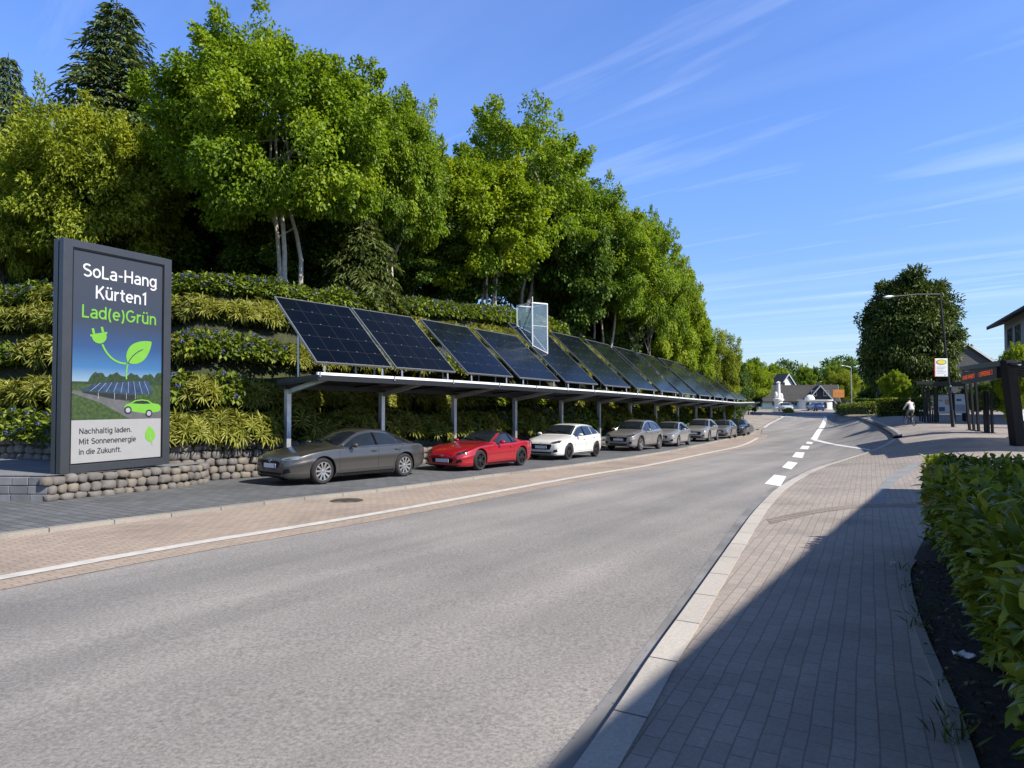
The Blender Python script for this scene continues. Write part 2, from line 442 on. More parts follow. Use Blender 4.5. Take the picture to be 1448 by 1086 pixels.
M['lamp_lens'] = simple('lamp_lens', (.20, .23, .27), .08, .3, var=.25, vs=8, coat=1)
M['lamp_dark'] = simple('lamp_dark', (.04, .045, .055), .08, .3, var=.5, vs=12, coat=1)
M['plate'] = simple('plate_white', (.62, .63, .63), .4, var=.05)
M['plate_blue'] = simple('plate_blue', (.02, .06, .35), .4, var=.05)
M['tail'] = simple('tail_red', (.35, .01, .012), .15, var=.2)
M['glass'] = glassmat('clear_glass')
M['pane'] = simple('window_pane', (.035, .045, .055), .06, 0, var=.35, vs=1.2, spec=.8)
# ------------------------------------------------------------------ ground, road, pavements
base_poly = [(-260, -60), (320, -60), (900, 700), (900, 1500), (-700, 1500), (-700, 700)]
def grid_ground():
    xs = list(np.concatenate([np.arange(-700, -80, 40), np.arange(-80, 120, 4), np.arange(120, 901, 40)]))
    ys = list(np.concatenate([np.arange(-80, 160, 4), np.arange(160, 520, 12), np.arange(520, 1700, 60)]))
    v = [(x, y, h(x, y)-(.5 if y < 122 else .12)) for y in ys for x in xs]; n = len(xs)
    f = [(j*n+i, j*n+i+1, (j+1)*n+i+1, (j+1)*n+i) for j in range(len(ys)-1) for i in range(n-1)]
    me = bpy.data.meshes.new('ground'); me.from_pydata(v, [], f); me.materials.append(M['grass'])
    me.polygons.foreach_set('use_smooth', [True]*len(f)); o = link('ground', me); o['kind'] = 'structure'
grid_ground()

# white edge line on the left and its parallels
LW = G2([(0, 818), (138, 793), (276, 768.5), (400, 749), (545, 724.6), (690, 698), (835, 671), (913, 659.6), (1004, 640), (1054, 630)])
d0 = (LW[1]-LW[0]).normalized()
LW = [LW[0]-d0*22, LW[0]-d0*8] + LW + [Vector((24.6, 66)), Vector((30.5, 82)), Vector((41.4, 102)), Vector((58, 130)), Vector((86, 172))]
LW = resample(smooth_line(LW, 2), .8)
LK = G2([(0, 762), (138, 744), (276, 727), (400, 710.5), (545, 695.6), (690, 675), (835, 657), (946, 640), (989, 630), (1046, 618)])
d1 = (LK[1]-LK[0]).normalized()
LK = [LK[0]-d1*22, LK[0]-d1*8] + LK + [Vector((24.4, 67.5)), Vector((27.5, 76))]
LK = resample(smooth_line(LK, 2), .8)
# right kerb, road side
RKl = G2([(822, 1084), (876, 1006), (921, 934), (978, 854), (1040, 763), (1069, 722), (1102, 689), (1151, 663), (1196, 650), (1233, 638.5), (1252, 629.5), (1263, 622)])
d2 = (RKl[1]-RKl[0]).normalized()
RKl = [RKl[0]-d2*16, RKl[0]-d2*5] + RKl
RKl = resample(smooth_line(RKl, 2), .5)
BAY = G2([(1263, 622), (1262.5, 617.5), (1256, 612), (1246, 606.5), (1232, 599.5), (1220, 594.5), (1209, 592)])
BAY = resample(smooth_line(BAY, 2), .6)
GUT = G2([(748, 1086), (822, 1001), (904, 907), (970, 821), (1027, 739), (1064, 702), (1110, 675), (1156, 656), (1198, 645), (1228, 637)])
GUT = [GUT[0]-d2*16, GUT[0]-d2*5] + GUT
GUT = smooth_line(GUT, 2)

far_right = [Vector((50, 104)), Vector((66, 130)), Vector((96, 172))]
road_poly = [p for p in offs(LW, .05)[::3]] + [far_right[2], far_right[1], far_right[0]] + BAY[::-2] + [p for p in RKl[::-2]]
sheet('road', road_poly, 0, .6, M['asphalt'])
# tan strip: from the parking kerb to a little beyond the white line
def match(A, B, n):
    def samp(P, n):
        L = [0]
        for a, b in zip(P, P[1:]): L.append(L[-1]+(b-a).length)
        out = []; k = 0
        for i in range(n):
            s = L[-1]*i/(n-1)
            while k < len(L)-2 and L[k+1] < s: k += 1
            out.append(P[k].lerp(P[k+1], min(1, max(0, (s-L[k])/max(1e-9, L[k+1]-L[k])))))
        return out
    return samp(A, n), samp(B, n)
def nearest_on(P, q):
    best = None
    for a, b in zip(P, P[1:]):
        e = b-a; t = max(0, min(1, (q-a).dot(e)/max(1e-9, e.dot(e)))); c = a+e*t; d = (q-c).length
        if best is None or d < best[0]: best = (d, c, e.normalized())
    return best
inner = offs(LW, -.62)
a_ = [p for p in inner if p.y < 64]
b_ = [nearest_on(LK, p)[1] for p in a_]
ribbon('brick_verge', a_, b_, .006, M['tan'], parts=6)
wl = [p for p in offs(LW, .11) if p.y < 57]; wr = [p for p in offs(LW, -.13) if p.y < 57][:len(wl)]
ribbon('white_edge_line', wl, wr, .014, M['line_white'], parts=1)
kk = [p for p in LK]
ribbon('parking_kerb', offs(kk, .14), offs(kk, -.03), .075, M['kerb_grey'], parts=1, height=.12)

# car row line and retaining wall line
ROW = [Vector(p) for p in ((-17.8, 2.5), (-11.4, 10.2), (-5, 17.9), (-1.02, 22.6), (2.41, 27.9), (6.7, 34.5), (9.97, 40), (14, 47.5), (17.7, 54), (21.5, 61.6), (26, 71), (31, 82), (38, 95))]
ROW = resample(smooth_line(ROW, 3), .25)
i0 = min(range(len(ROW)), key=lambda i: (ROW[i]-Vector((-5, 17.9))).length)
def arc(P, i0):
    L = [0]
    for a, b in zip(P, P[1:]): L.append(L[-1]+(b-a).length)
    return [x-L[i0] for x in L]
ROW_T = arc(ROW, i0)
def row_at(t, d):
    # t along the row (0 = front wheel of the first car), d = metres to the left (towards the bank)
    lo, hi = 0, len(ROW)-1
    while hi-lo > 1:
        k = (lo+hi)//2
        if ROW_T[k] <= t: lo = k
        else: hi = k
    f = (t-ROW_T[lo])/(ROW_T[hi]-ROW_T[lo]); p = ROW[lo].lerp(ROW[hi], f); e = (ROW[min(hi+4, len(ROW)-1)]-ROW[max(lo-4, 0)]).normalized()
    return p + Vector((-e.y, e.x))*d, e
def row_px(px, d, lo=-10, hi=90):
    # t at which the line offset by d crosses picture column px
    f = lambda t: (lambda p: p.x/p.y*FPX+CX-px)(row_at(t, d)[0])
    for _ in range(40):
        m = (lo+hi)/2
        if f(m) < 0: lo = m
        else: hi = m
    return (lo+hi)/2
WALL = [Vector((-60, 36)), Vector((-34, 26)), Vector((-15.5, 20.6)), Vector((-11.0, 18.6))] + [row_at(t, 3.35)[0] for t in np.arange(-2.6, 76, 1.0)]
WALL = resample(smooth_line(WALL, 1), .7)
park_in = [p for p in offs(LK, .10)]
wp = [p for p in WALL if p.x > -30]
park_poly = [p for p in park_in if p.x > -14][::2] + [Vector((30, 84))] + [p-Vector((.3, -.3)) for p in wp[::-2]] + [Vector((-30, 20))]
sheet('parking_paving', park_poly, .065, 1.0, M['grey_pav'])

# right: gutter, kerb, walkway
g_ = [p.lerp(nearest_on(GUT, p)[1], .62) for p in RKl]
ribbon('gutter', g_, RKl, .005, M['gutter'], parts=2)
kr = []
for i, p in enumerate(RKl):
    t = i/len(RKl); kr.append(.21)
RKr = []
tg = offs(RKl, -1)
for p, q, w in zip(RKl, tg, kr): RKr.append(p+(q-p)*w)
ribbon('kerb', RKl, RKr, .055, M['kerb'], parts=1, height=.12)
BAYr = offs(BAY, -.22)
ribbon('bay_kerb', BAY, BAYr, .15, M['kerb_dark'], parts=1, height=.2)
BAYr2 = offs(BAYr, -.18)
ribbon('bay_kerb_top', BAYr, BAYr2, .152, M['kerb'], parts=1, height=.16)
plaza = RKr[::2] + BAYr2[::2] + [Vector((41, 84)), Vector((50, 104)), Vector((120, 112)), Vector((120, -30)), Vector((6, -30))]
sheet('walkway', plaza, .045, 1.0, M['pav'])
# grey guide band crossing the walkway
bl = G2([(1234, 716), (1240, 694), (1255, 677), (1278, 663), (1296, 655)]); br = G2([(1249, 716), (1254, 697), (1268, 682), (1288, 669), (1300, 662)])
bl, br = smooth_line(bl), smooth_line(br)
bl, br = match(bl, br, 24)
ribbon('guide_strip', bl, br, .050, M['pav_band'], parts=1)
hl = smooth_line(G2([(1084, 738), (1120, 730), (1160, 722), (1205, 717), (1250, 715), (1296, 716)])); hr = smooth_line(G2([(1090, 745), (1124, 736.5), (1162, 728), (1207, 722), (1250, 720), (1296, 721)]))
hl, hr = match(hl, hr, 24)
ribbon('paver_course', hl, hr, .050, pavers('soldier_course', (.31, .26, .225), (.26, .22, .19), (.09, .07, .06), .2, .1, R(20), 0, msize=.014), parts=1)

sheet('far_apron', [(17.5, 56.5), (27, 66), (34, 84), (44, 102), (60, 130), (50, 134), (33, 106), (22, 84), (17, 66)], -.05, 1.0, M['pav'])
# road markings
def mark(name, px, mat=None, z=.008):
    sheet(name, G2(px), z, .35, mat or M['paint_white'])
for q in ([(1139.5, 627.2), (1148, 628.2), (1150.2, 625.6), (1141.6, 624.6)], [(1131, 634.6), (1142.5, 635.6), (1145, 630.8), (1134.5, 630.2)],
          [(1120, 646.3), (1134.5, 647.8), (1138, 640), (1125.4, 639.5)], [(1105.6, 661.0), (1119, 664), (1128, 654.6), (1114.7, 652.6)],
          [(1081, 684.4), (1103.6, 688), (1112, 673.9), (1095, 671.5)]):
    mark('road_dash', q)
ml = smooth_line(G2([(1146, 621), (1152, 612.5), (1158, 604.5), (1162, 598), (1164, 593), (1165, 589)])); mr = smooth_line(G2([(1155, 623.5), (1159, 614), (1165.5, 605), (1168.5, 598), (1169.5, 593), (1169, 589)]))
ml, mr = match(ml, mr, 26); ribbon('bay_line', ml, mr, .008, M['paint_white'], parts=1)
m1 = smooth_line(G2([(1152, 620.8), (1160, 622.6), (1190, 629.6), (1231, 636)])); m2 = smooth_line(G2([(1150, 623), (1160, 625), (1190, 631.4), (1230, 637.3)]))
m1, m2 = match(m1, m2, 26); ribbon('bay_entry_line', m1, m2, .009, M['paint_white'], parts=1)
# line and pale footway on the far left of the road
fl = [p for p in offs(LW, .1) if 79 < p.y < 104]; fr = [p for p in offs(LW, -.2) if 79 < p.y < 106][:len(fl)]
n_ = min(len(fl), len(fr)); ribbon('far_edge_line', fl[:n_], fr[:n_], .012, M['line_white'], parts=1)
fa = [p for p in offs(LW, .3) if 76 < p.y < 150]; fb = [p for p in offs(LW, 3.2) if 74 < p.y < 152]
fa, fb = match(fa, fb, 50); ribbon('far_footway', fa, fb, .05, M['pav'], parts=3)
# stop line across the far junction
mark('stop_line', [(1104, 588.6), (1165, 589.2), (1165, 590.4), (1100, 589.8)], M['line_white'], .02)

# ------------------------------------------------------------------ the planted bank
HB = pchip([(-30, 1.0), (6, 1.0), (18, 1.12), (26, 1.15), (36, 1.0), (48, .72), (58, .50), (68, .30), (78, .12), (90, .05)])
WL_T = arc(WALL, min(range(len(WALL)), key=lambda i: (WALL[i]-row_at(0, 3.35)[0]).length))
WA = np.array([(p.x, p.y) for p in WALL]); WE = WA[1:]-WA[:-1]; WLn = (WE**2).sum(1)
def wall_dist(x, y):
    q = np.array([x, y]) - WA[:-1]
    t = np.clip((q*WE).sum(1)/WLn, 0, 1)
    c = WA[:-1]+WE*t[:, None]; d2 = ((np.array([x, y])-c)**2).sum(1); i = int(d2.argmin())
    cr = WE[i, 0]*(y-c[i, 1]) - WE[i, 1]*(x-c[i, 0])
    return math.sqrt(d2[i])*(1 if cr > 0 else -1), WL_T[i]+t[i]*math.sqrt(WLn[i])
BK = pchip([(-1, .9), (0, .95), (.7, 1.35), (6.4, 6.75), (8, 7.15), (14, 7.9), (30, 10.5), (60, 13)])
def bank_h(d, t): return HB(t)*BK(max(d, -1))
def bank_z(x, y):
    d, t = wall_dist(x, y)
    return h(x, y) + bank_h(d, t)
def make_bank():
    xs = np.arange(-62, 46, .8); ys = np.arange(6, 112, .8); idx = {}; v = []; f = []
    dd = {}
    for i, x in enumerate(xs):
        for j, y in enumerate(ys):
            if y < 10 - .0*x or y > 1.9*x + 120 or y < 1.0*x+10: continue
            d, t = wall_dist(x, y)
            if d < -.35 or d > 42: continue
            dd[(i, j)] = d; idx[(i, j)] = len(v)
            v.append((x, y, h(x, y)+bank_h(d, t)+ (0.10*math.sin(x*2.1+y)+.1*math.sin(y*1.7-x*.6) if d > .8 else 0)))
    for (i, j) in idx:
        q = [(i, j), (i+1, j), (i+1, j+1), (i, j+1)]
        if all(k in idx for k in q): f.append([idx[k] for k in q])
    me = bpy.data.meshes.new('embankment'); me.from_pydata(v, [], f); me.materials.append(M['bank'])
    me.polygons.foreach_set('use_smooth', [True]*len(f)); o = link('embankment', me); o['kind'] = 'structure'
make_bank()

# stone walls -------------------------------------------------------
def stone(mb, c, w, hh, dpt, ex, nrm, seed):
    r = random.Random(seed); n, m = 9, 6; b = len(mb.v)
    jx = [1+r.uniform(-.2, .08) for _ in range(n)]
    for i in range(m+1):
        th = math.pi*i/m; z = math.cos(th); rr = math.sin(th)
        z = math.copysign(abs(z)**.6, z); rr = rr**.5
        for k in range(n):
            a = 2*math.pi*k/n; ca = math.copysign(abs(math.cos(a))**.62, math.cos(a)); sa = math.copysign(abs(math.sin(a))**.62, math.sin(a))
            mb.v.append(tuple(c + ex*(w/2*rr*ca*jx[k]) + Vector((0, 0, 1))*(hh/2*rr*sa*jx[(k+3) % n]) + nrm*(dpt*z)))
    for i in range(m):
        for k in range(n): mb.f.append([b+i*n+k, b+(i+1)*n+k, b+(i+1)*n+(k+1)%n, b+i*n+(k+1)%n]); mb.m.append(mb.cur)
def stone_wall(name, line, zb, height, label, mat, size=.33, taper=None, cap=False):
    root = empty(name, (line[0].x, line[0].y, zb(line[0])), 0, label, 'wall'); org = Vector(root.location)
    line = resample(line, .5); L = [0]
    for a, b in zip(line, line[1:]): L.append(L[-1]+(b-a).length)
    def P(s):
        for i in range(len(L)-1):
            if s <= L[i+1] or i == len(L)-2:
                f = (s-L[i])/max(1e-6, L[i+1]-L[i]); e = (line[i+1]-line[i]).normalized(); return line[i].lerp(line[i+1], f), e
    mb = MB(); r = random.Random(len(name))
    back = MB(); pv = []
    for i, p in enumerate(line):
        e = (line[min(i+1, len(line)-1)]-line[max(i-1, 0)]).normalized(); nl = Vector((-e.y, e.x)); q = p+nl*.55; pp = p+nl*.06
        z0, z1 = zb(p)-.1, zb(p)+height(L[i])-.03
        pv += [(pp.x-org.x, pp.y-org.y, z0-org.z), (pp.x-org.x, pp.y-org.y, z1-org.z), (q.x-org.x, q.y-org.y, z1-org.z), (q.x-org.x, q.y-org.y, z0-org.z)]
    fs = []
    for i in range(len(line)-1): fs += [[4*i+k, 4*i+(k+1) % 4, 4*i+4+(k+1) % 4, 4*i+4+k] for k in range(4)]
    fs += [[0, 1, 2, 3], [4*len(line)-1-k for k in range(4)]]
    back.add(pv, fs); back.obj('wall_core', M['mortar'], root)
    zrow = 0; row = 0; seed = 0; hmax = max(height(s) for s in L)
    while zrow < hmax-.05:
        rh = size*r.uniform(.62, .85); s = r.uniform(-.2, 0)
        while s < L[-1]:
            w = size*r.uniform(.75, 1.35); mid = min(max(s+w/2, 0), L[-1]); p, e = P(mid); hh = height(mid)
            if zrow + rh*.6 < hh:
                nl = Vector((-e.y, e.x)); z = zb(p) + min(zrow+rh/2+r.uniform(-.02, .02), hh-rh*.3)
                c = Vector((p.x+nl.x*.05, p.y+nl.y*.05, z)) - org
                mb.cur = 0 if r.random() < .72 else 1
                stone(mb, c, w*1.02, rh*1.05, .13*r.uniform(.8, 1.2), Vector((e.x, e.y, 0)), Vector((-nl.x, -nl.y, 0)), seed); seed += 1
            s += w
        zrow += rh*.93; row += 1
    mb.obj('stonework', [mat, M['stone2']], root, smooth=50)
    return root
wmain = [p for p, t in zip(WALL, WL_T) if -4.2 < t < 46]
stone_wall('stone_wall', wmain, lambda p: h(p.x, p.y)+.05, lambda s: 1.12-.4*sst(5, 7, s), 'long rounded rubble stone wall at the foot of the planted bank behind the parked cars', M['stone'], .29)
wleft = [p for p, t in zip(WALL, WL_T) if t < -4.2 and p.x > -22]
stone_wall('stone_wall', wleft, lambda p: h(p.x, p.y)+.5, lambda s: .95, 'tan rubble stone wall behind the paved ledge left of the advertising pillar', M['stone2'], .34)

# ledge with the advertising pillar on it
SGL = Vector((-9.86, 14.7)); SGE = Vector((.435, .90)).normalized(); SGW = 2.67
SGN = Vector((SGE.y, -SGE.x))
lf = [Vector((-22, 15.2)), Vector((-11.6, 14.35)), SGL - SGE*.35 + SGN*.16, SGL + SGE*(SGW+.1) + SGN*.16, SGL + SGE*(SGW+1.2) + SGN*-.15]
LEDGE = .58
stone_wall('low_stone_wall', resample(lf[2:], .5), lambda p: h(p.x, p.y)+.03, lambda s: LEDGE-.02, 'low rubble stone wall directly under the tall advertising pillar', M['stone'], .27)
def block_wall():
    line = resample(lf[:3], .25); o = Vector((line[0].x, line[0].y, h(line[0].x, line[0].y))); root = empty('block_wall', o, 0, 'low wall of flat grey blocks at the left edge beside the advertising pillar', 'wall')
    r = random.Random(2); mb = MB()
    for cse in range(3):
        s0 = 0; hh = (LEDGE-.03)/3
        L = sum((b-a).length for a, b in zip(line, line[1:]))
        while s0 < L-.05:
            w = min(r.uniform(.28, .5), L-s0); acc = 0
            for a, b in zip(line, line[1:]):
                d = (b-a).length
                if acc+d >= s0+w/2-1e-6: break
                acc += d
            e = (b-a).normalized(); c = a+e*(s0+w/2-acc); nl = Vector((-e.y, e.x)); z = h(c.x, c.y)+.03+hh*(cse+.5)
            p = Vector((c.x+nl.x*.12, c.y+nl.y*.12, z))-o; e3 = Vector((e.x, e.y, 0)); mb.cur = r.randint(0, 1)
            mb.bar(p-e3*(w/2-.006), p+e3*(w/2-.006), .24+r.uniform(-.02, .02), hh-.012); s0 += w
    ob = mb.obj('blockwork', [simple('grey_block', (.155, .16, .17), .9, var=.25, vs=3, bmp=.4, bs=30), simple('grey_block_dark', (.115, .12, .13), .9, var=.25, vs=3, bmp=.4, bs=30)], root); bv = ob.modifiers.new('b', 'BEVEL'); bv.width = .012; bv.segments = 2
block_wall()
led = [p for p in lf] + [Vector((-8.3, 18.6)), Vector((-9.8, 18.4)), Vector((-11.4, 19.2)), Vector((-16, 21)), Vector((-22, 22))]
led = [led[0]+Vector((0, .12))] + [p + Vector((-.05, .1)) for p in led[1:5]] + led[5:]
sheet('ledge_paving', led, LEDGE+.02, .8, M['slab'])

# ------------------------------------------------------------------ foliage tools
def nrmz(a): return a/np.maximum(1e-9, np.linalg.norm(a, axis=1, keepdims=True))
def leaves(name, P, D, N, L, W, rnd, mat, fold=.25, droop=.15, parent=None):
    P, D, N = P.astype(np.float32), nrmz(D), None if N is None else nrmz(N)
    n = len(P); L = np.broadcast_to(np.asarray(L, np.float32), (n,))[:, None]; W = np.broadcast_to(np.asarray(W, np.float32), (n,))[:, None]
    S = nrmz(np.cross(D, N)); N = np.cross(S, D)
    mid = P + D*L*.48
    v = np.empty((n, 4, 3), np.float32)
    v[:, 0] = P; v[:, 1] = mid + S*W*.5 + N*W*fold; v[:, 2] = P + D*L - N*L*droop; v[:, 3] = mid - S*W*.5 + N*W*fold
    me = bpy.data.meshes.new(name)
    me.vertices.add(n*4); me.vertices.foreach_set('co', v.reshape(-1))
    k = (np.arange(n)*4)[:, None]
    tri = np.concatenate([k+0, k+1, k+2, k+0, k+2, k+3], 1).astype(np.int32).reshape(-1)
    me.loops.add(n*6); me.loops.foreach_set('vertex_index', tri)
    me.polygons.add(n*2); me.polygons.foreach_set('loop_start', np.arange(n*2, dtype=np.int32)*3)
    at_ = me.attributes.new('rnd', 'FLOAT', 'POINT'); at_.data.foreach_set('value', np.repeat(np.clip(rnd, 0, 1), 4).astype(np.float32))
    me.materials.append(mat); me.update(calc_edges=True); me.validate()
    return me
def usphere(n):
    return nrmz(rng.normal(size=(n, 3)))
def clumps_to_leaves(cent, crad, per, L, W, mat, name, flat=.7, up=.55, outw=None, crnd=None, spread=.5):
    n = len(cent); per = np.broadcast_to(per, (n,)); idx = np.repeat(np.arange(n), per); m = len(idx)
    d = usphere(m); rr = (rng.random(m)**.45)[:, None]
    P = cent[idx] + d*rr*crad[idx][:, None]*np.array([1, 1, flat])
    outv = d if outw is None else nrmz(d*.6+outw[idx])
    D = nrmz(outv*.9 + rng.normal(size=(m, 3))*.6 + np.array([0, 0, -.35]))
    N = nrmz(np.array([0, 0, up]) + d*.5 + (outw[idx]*.35 if outw is not None else 0) + rng.normal(size=(m, 3))*.35)
    cr = rng.random(n) if crnd is None else crnd
    rnd = cr[idx]*spread + rng.random(m)*(1-spread)
    return leaves(name, P, D, N, L*(.7+.6*rng.random(m)), W*(.7+.6*rng.random(m)), rnd, mat)
def crown_points(n, rx, ry, rz, lobes=7, inner=.55, low=-.8, seed=0):
    r = np.random.default_rng(seed)
    ld = nrmz(r.normal(size=(lobes, 3))*np.array([1, 1, .8])); la = .12+.22*r.random(lobes)
    out = []
    while len(out) < n:
        d = nrmz(r.normal(size=(1, 3)))[0]
        if d[2] < low: continue
        rad = .80 + sum(a*max(0, float(d @ l))**5 for a, l in zip(la, ld)) + .07*r.normal()
        out.append(d*rad*(inner+(1-inner)*r.random()**.6))
    return np.array(out)*np.array([rx, ry, rz])

LM = {
 'maple': leafmat('maple_leaf', [(.05, (.055, .105, .008)), (.5, (.150, .245, .013)), (.95, (.29, .37, .022))], .42),
 'bright': leafmat('bright_leaf', [(.05, (.085, .14, .008)), (.5, (.205, .30, .014)), (.95, (.36, .42, .026))], .45),
 'yellow': leafmat('yellow_leaf', [(.05, (.10, .14, .014)), (.5, (.22, .275, .022)), (.95, (.36, .39, .04))], .42),
 'dark': leafmat('dark_leaf', [(.05, (.022, .055, .010)), (.5, (.062, .12, .016)), (.95, (.125, .19, .026))], .32),
 'spruce': leafmat('spruce_needle', [(.05, (.035, .065, .026)), (.5, (.085, .13, .045)), (.95, (.17, .21, .07))], .15, .55),
 'olive': leafmat('olive_needle', [(.05, (.03, .05, .014)), (.5, (.075, .105, .026)), (.95, (.14, .17, .045))], .2, .55),
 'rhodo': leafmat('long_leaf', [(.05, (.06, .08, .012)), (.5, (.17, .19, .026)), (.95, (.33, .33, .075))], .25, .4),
 'hyd': leafmat('broad_leaf', [(.05, (.04, .075, .010)), (.5, (.115, .165, .018)), (.95, (.21, .26, .03))], .25, .42),
 'blue': leafmat('blue_petal', [(.05, (.04, .05, .11)), (.5, (.075, .095, .20)), (.95, (.16, .18, .30))], .2, .6),
 'laurel': leafmat('laurel_leaf', [(.05, (.06, .10, .012)), (.5, (.175, .225, .022)), (.92, (.30, .32, .04)), (1, (.24, .15, .05))], .3, .3),
}
M['bark'] = simple('grey_bark', (.16, .14, .12), .9, var=.4, vs=7, bmp=.6, bs=25)
M['bark_pale'] = simple('pale_bark', (.36, .33, .28), .85, var=.35, vs=9, bmp=.4, bs=30)
M['bark_dark'] = simple('dark_bark', (.05, .042, .035), .9, var=.4, vs=7, bmp=.6, bs=25)

def limb(mb, a, b, r0, r1, wob=.25, n=5, seed=0):
    r = random.Random(seed); a, b = Vector(a), Vector(b); pts = []; L = (b-a).length
    o1, o2 = Vector((r.gauss(0, 1), r.gauss(0, 1), 0))*wob*L*.15, Vector((r.gauss(0, 1), r.gauss(0, 1), 0))*wob*L*.15
    for i in range(n+1):
        f = i/n; pts.append(a.lerp(b, f) + o1*math.sin(math.pi*f) + o2*math.sin(2*math.pi*f)*.6)
    mb.tube(pts, [r0+(r1-r0)*i/n for i in range(n+1)], 7)
def make_tree(name, label, group, H, base, rx, ry, rz, nclump, per, crad, L, W, leaf, bark, stems=1, low=-.8, lobes=7, inner=.5, seed=1, cat='tree', trad=.18, flat=.75, core=True, nl=18, shoots=150):
    root = empty(name, (0, 0, 0), 0, label, cat, group)
    cz = H - rz*1.02
    pts = crown_points(nclump, rx, ry, rz, lobes, inner, low, seed)
    cent = pts + np.array([0, 0, cz])
    outw = nrmz(pts/np.array([rx, ry, rz]))
    rr = np.random.default_rng(seed+5)
    cr = np.clip(.5+.5*(outw[:, 2]*.0) + rr.normal(size=nclump)*.28, 0, 1)
    crs = crad*(.7+.6*rr.random(nclump)); pers = np.full(nclump, per)
    if shoots:
        si = rr.choice(nclump, shoots); so_ = nrmz(outw[si]+.25*rr.normal(size=(shoots, 3))); so_[:, 2] = np.maximum(so_[:, 2], -.35)
        # small twigs standing out beyond the crown
        for st_, rad_, pf in ((.95, .34, .16), (1.22, .22, .07)):
            sc_ = cent[si]+so_*(crs[si]*st_)[:, None]+np.array([0, 0, .12*st_])
            cent = np.concatenate([cent, sc_]); outw = np.concatenate([outw, so_]); crs = np.concatenate([crs, np.full(shoots, rad_*crad/.8)]); pers = np.concatenate([pers, np.full(shoots, max(4, int(per*pf)))]); cr = np.concatenate([cr, np.clip(cr[si]+.2, 0, 1)])
    me = clumps_to_leaves(cent, crs, pers, L, W, LM[leaf], 'crown', flat, .55, outw, cr)
    crown = link('crown', me, root)
    mb = MB(); r = random.Random(seed)
    sb = []
    for k in range(stems):
        a = 2*math.pi*k/max(1, stems)+r.random(); off = .0 if stems == 1 else .45
        b0 = Vector((math.cos(a)*off, math.sin(a)*off, -.4)); top = Vector((math.cos(a)*rx*.28*(stems > 1), math.sin(a)*ry*.28*(stems > 1), cz+rz*.35))
        limb(mb, b0, top, trad, trad*.3, .35, 8, seed+k); sb.append((b0, top))
    order = np.argsort(rr.random(nclump))[:nl]
    for j in order:
        b0, top = sb[int(j) % len(sb)]; f = r.uniform(.35, .8); s = b0.lerp(top, f)
        limb(mb, s, Vector(cent[j])*1.0, trad*.42*(1-f*.5), .018, .5, 4, seed+int(j))
    mb.obj('trunk', M[bark], root, smooth=60)
    note_dim(root, me)
    return root
DIM = {}
def note_dim(root, me):
    co = np.empty(len(me.vertices)*3, np.float32); me.vertices.foreach_get('co', co); co = co.reshape(-1, 3)
    DIM[root.name] = (float(np.percentile(np.hypot(co[:, 0], co[:, 1]), 96))*2, float(np.percentile(co[:, 2], 99.9)))
def make_spruce(name, label, group, H, rad, leaf, seed, whorls=26, low=.06, cat='tree', droop=.25):
    root = empty(name, (0, 0, 0), 0, label, cat, group); r = np.random.default_rng(seed)
    mb = MB(); mb.tube([(0, 0, -.4), (0, 0, H*.5), (0, 0, H)], [.26, .15, .02], 8)
    P, D, N, LL, WW, RN = [], [], [], [], [], []
    for wi in range(whorls):
        f = low + (1-low)*(wi/whorls)**.92; z = H*f; Rl = rad*(1-f)**.72*(.8+.35*r.random()) + .1
        nb = 8 if f < .8 else 6
        for k in range(nb):
            a = 2*math.pi*(k+r.random()*.8)/nb; Lb = Rl*(.7+.45*r.random()); dirv = np.array([math.cos(a), math.sin(a), 0])
            ns = max(4, int(Lb/.16)); br = r.random()
            tip = np.array([0, 0, z]) + dirv*Lb + np.array([0, 0, Lb*(-droop+.1*r.normal())])
            mb.tube([(0, 0, z), tuple(np.array([0, 0, z])*.5+tip*.5+np.array([0, 0, .06*Lb])), tuple(tip)], [.035*(1-f)+.008, .02*(1-f)+.006, .004], 4, cap=False)
            for q in range(ns):
                g = (q+1)/ns; c = np.array([0, 0, z]) + dirv*Lb*g + np.array([0, 0, -droop*Lb*g*g + .07*Lb*math.sin(g*3.1)])
                side = np.array([-dirv[1], dirv[0], 0]); wv = .55*Lb*(1-g)*.8+.22
                for sgn in (-1, 1, -1, 1, -1, 1, 0):
                    o = c + side*sgn*wv*r.random()*.7 + r.normal(size=3)*.05
                    P.append(o); D.append(dirv*.6+side*sgn*.8+np.array([0, 0, -.42+.2*r.normal()])); N.append(np.array([0, 0, 1])+.35*r.normal(size=3))
                    LL.append(.26+.22*r.random()); WW.append(.06+.045*r.random()); RN.append(.45*br+.35*r.random()+.25*g)
    me = leaves('crown', np.array(P), np.array(D), np.array(N), np.array(LL), np.array(WW), np.array(RN), LM[leaf], .1, .25)
    link('crown', me, root); mb.obj('trunk', M['bark_dark'], root, smooth=60); note_dim(root, me)
    return root
def place(o, x, y, z, s=1.0, rz=0, sz=None):
    o.location = (x, y, z); o.rotation_euler = (0, 0, rz); o.scale = (s, s, sz or s); return o

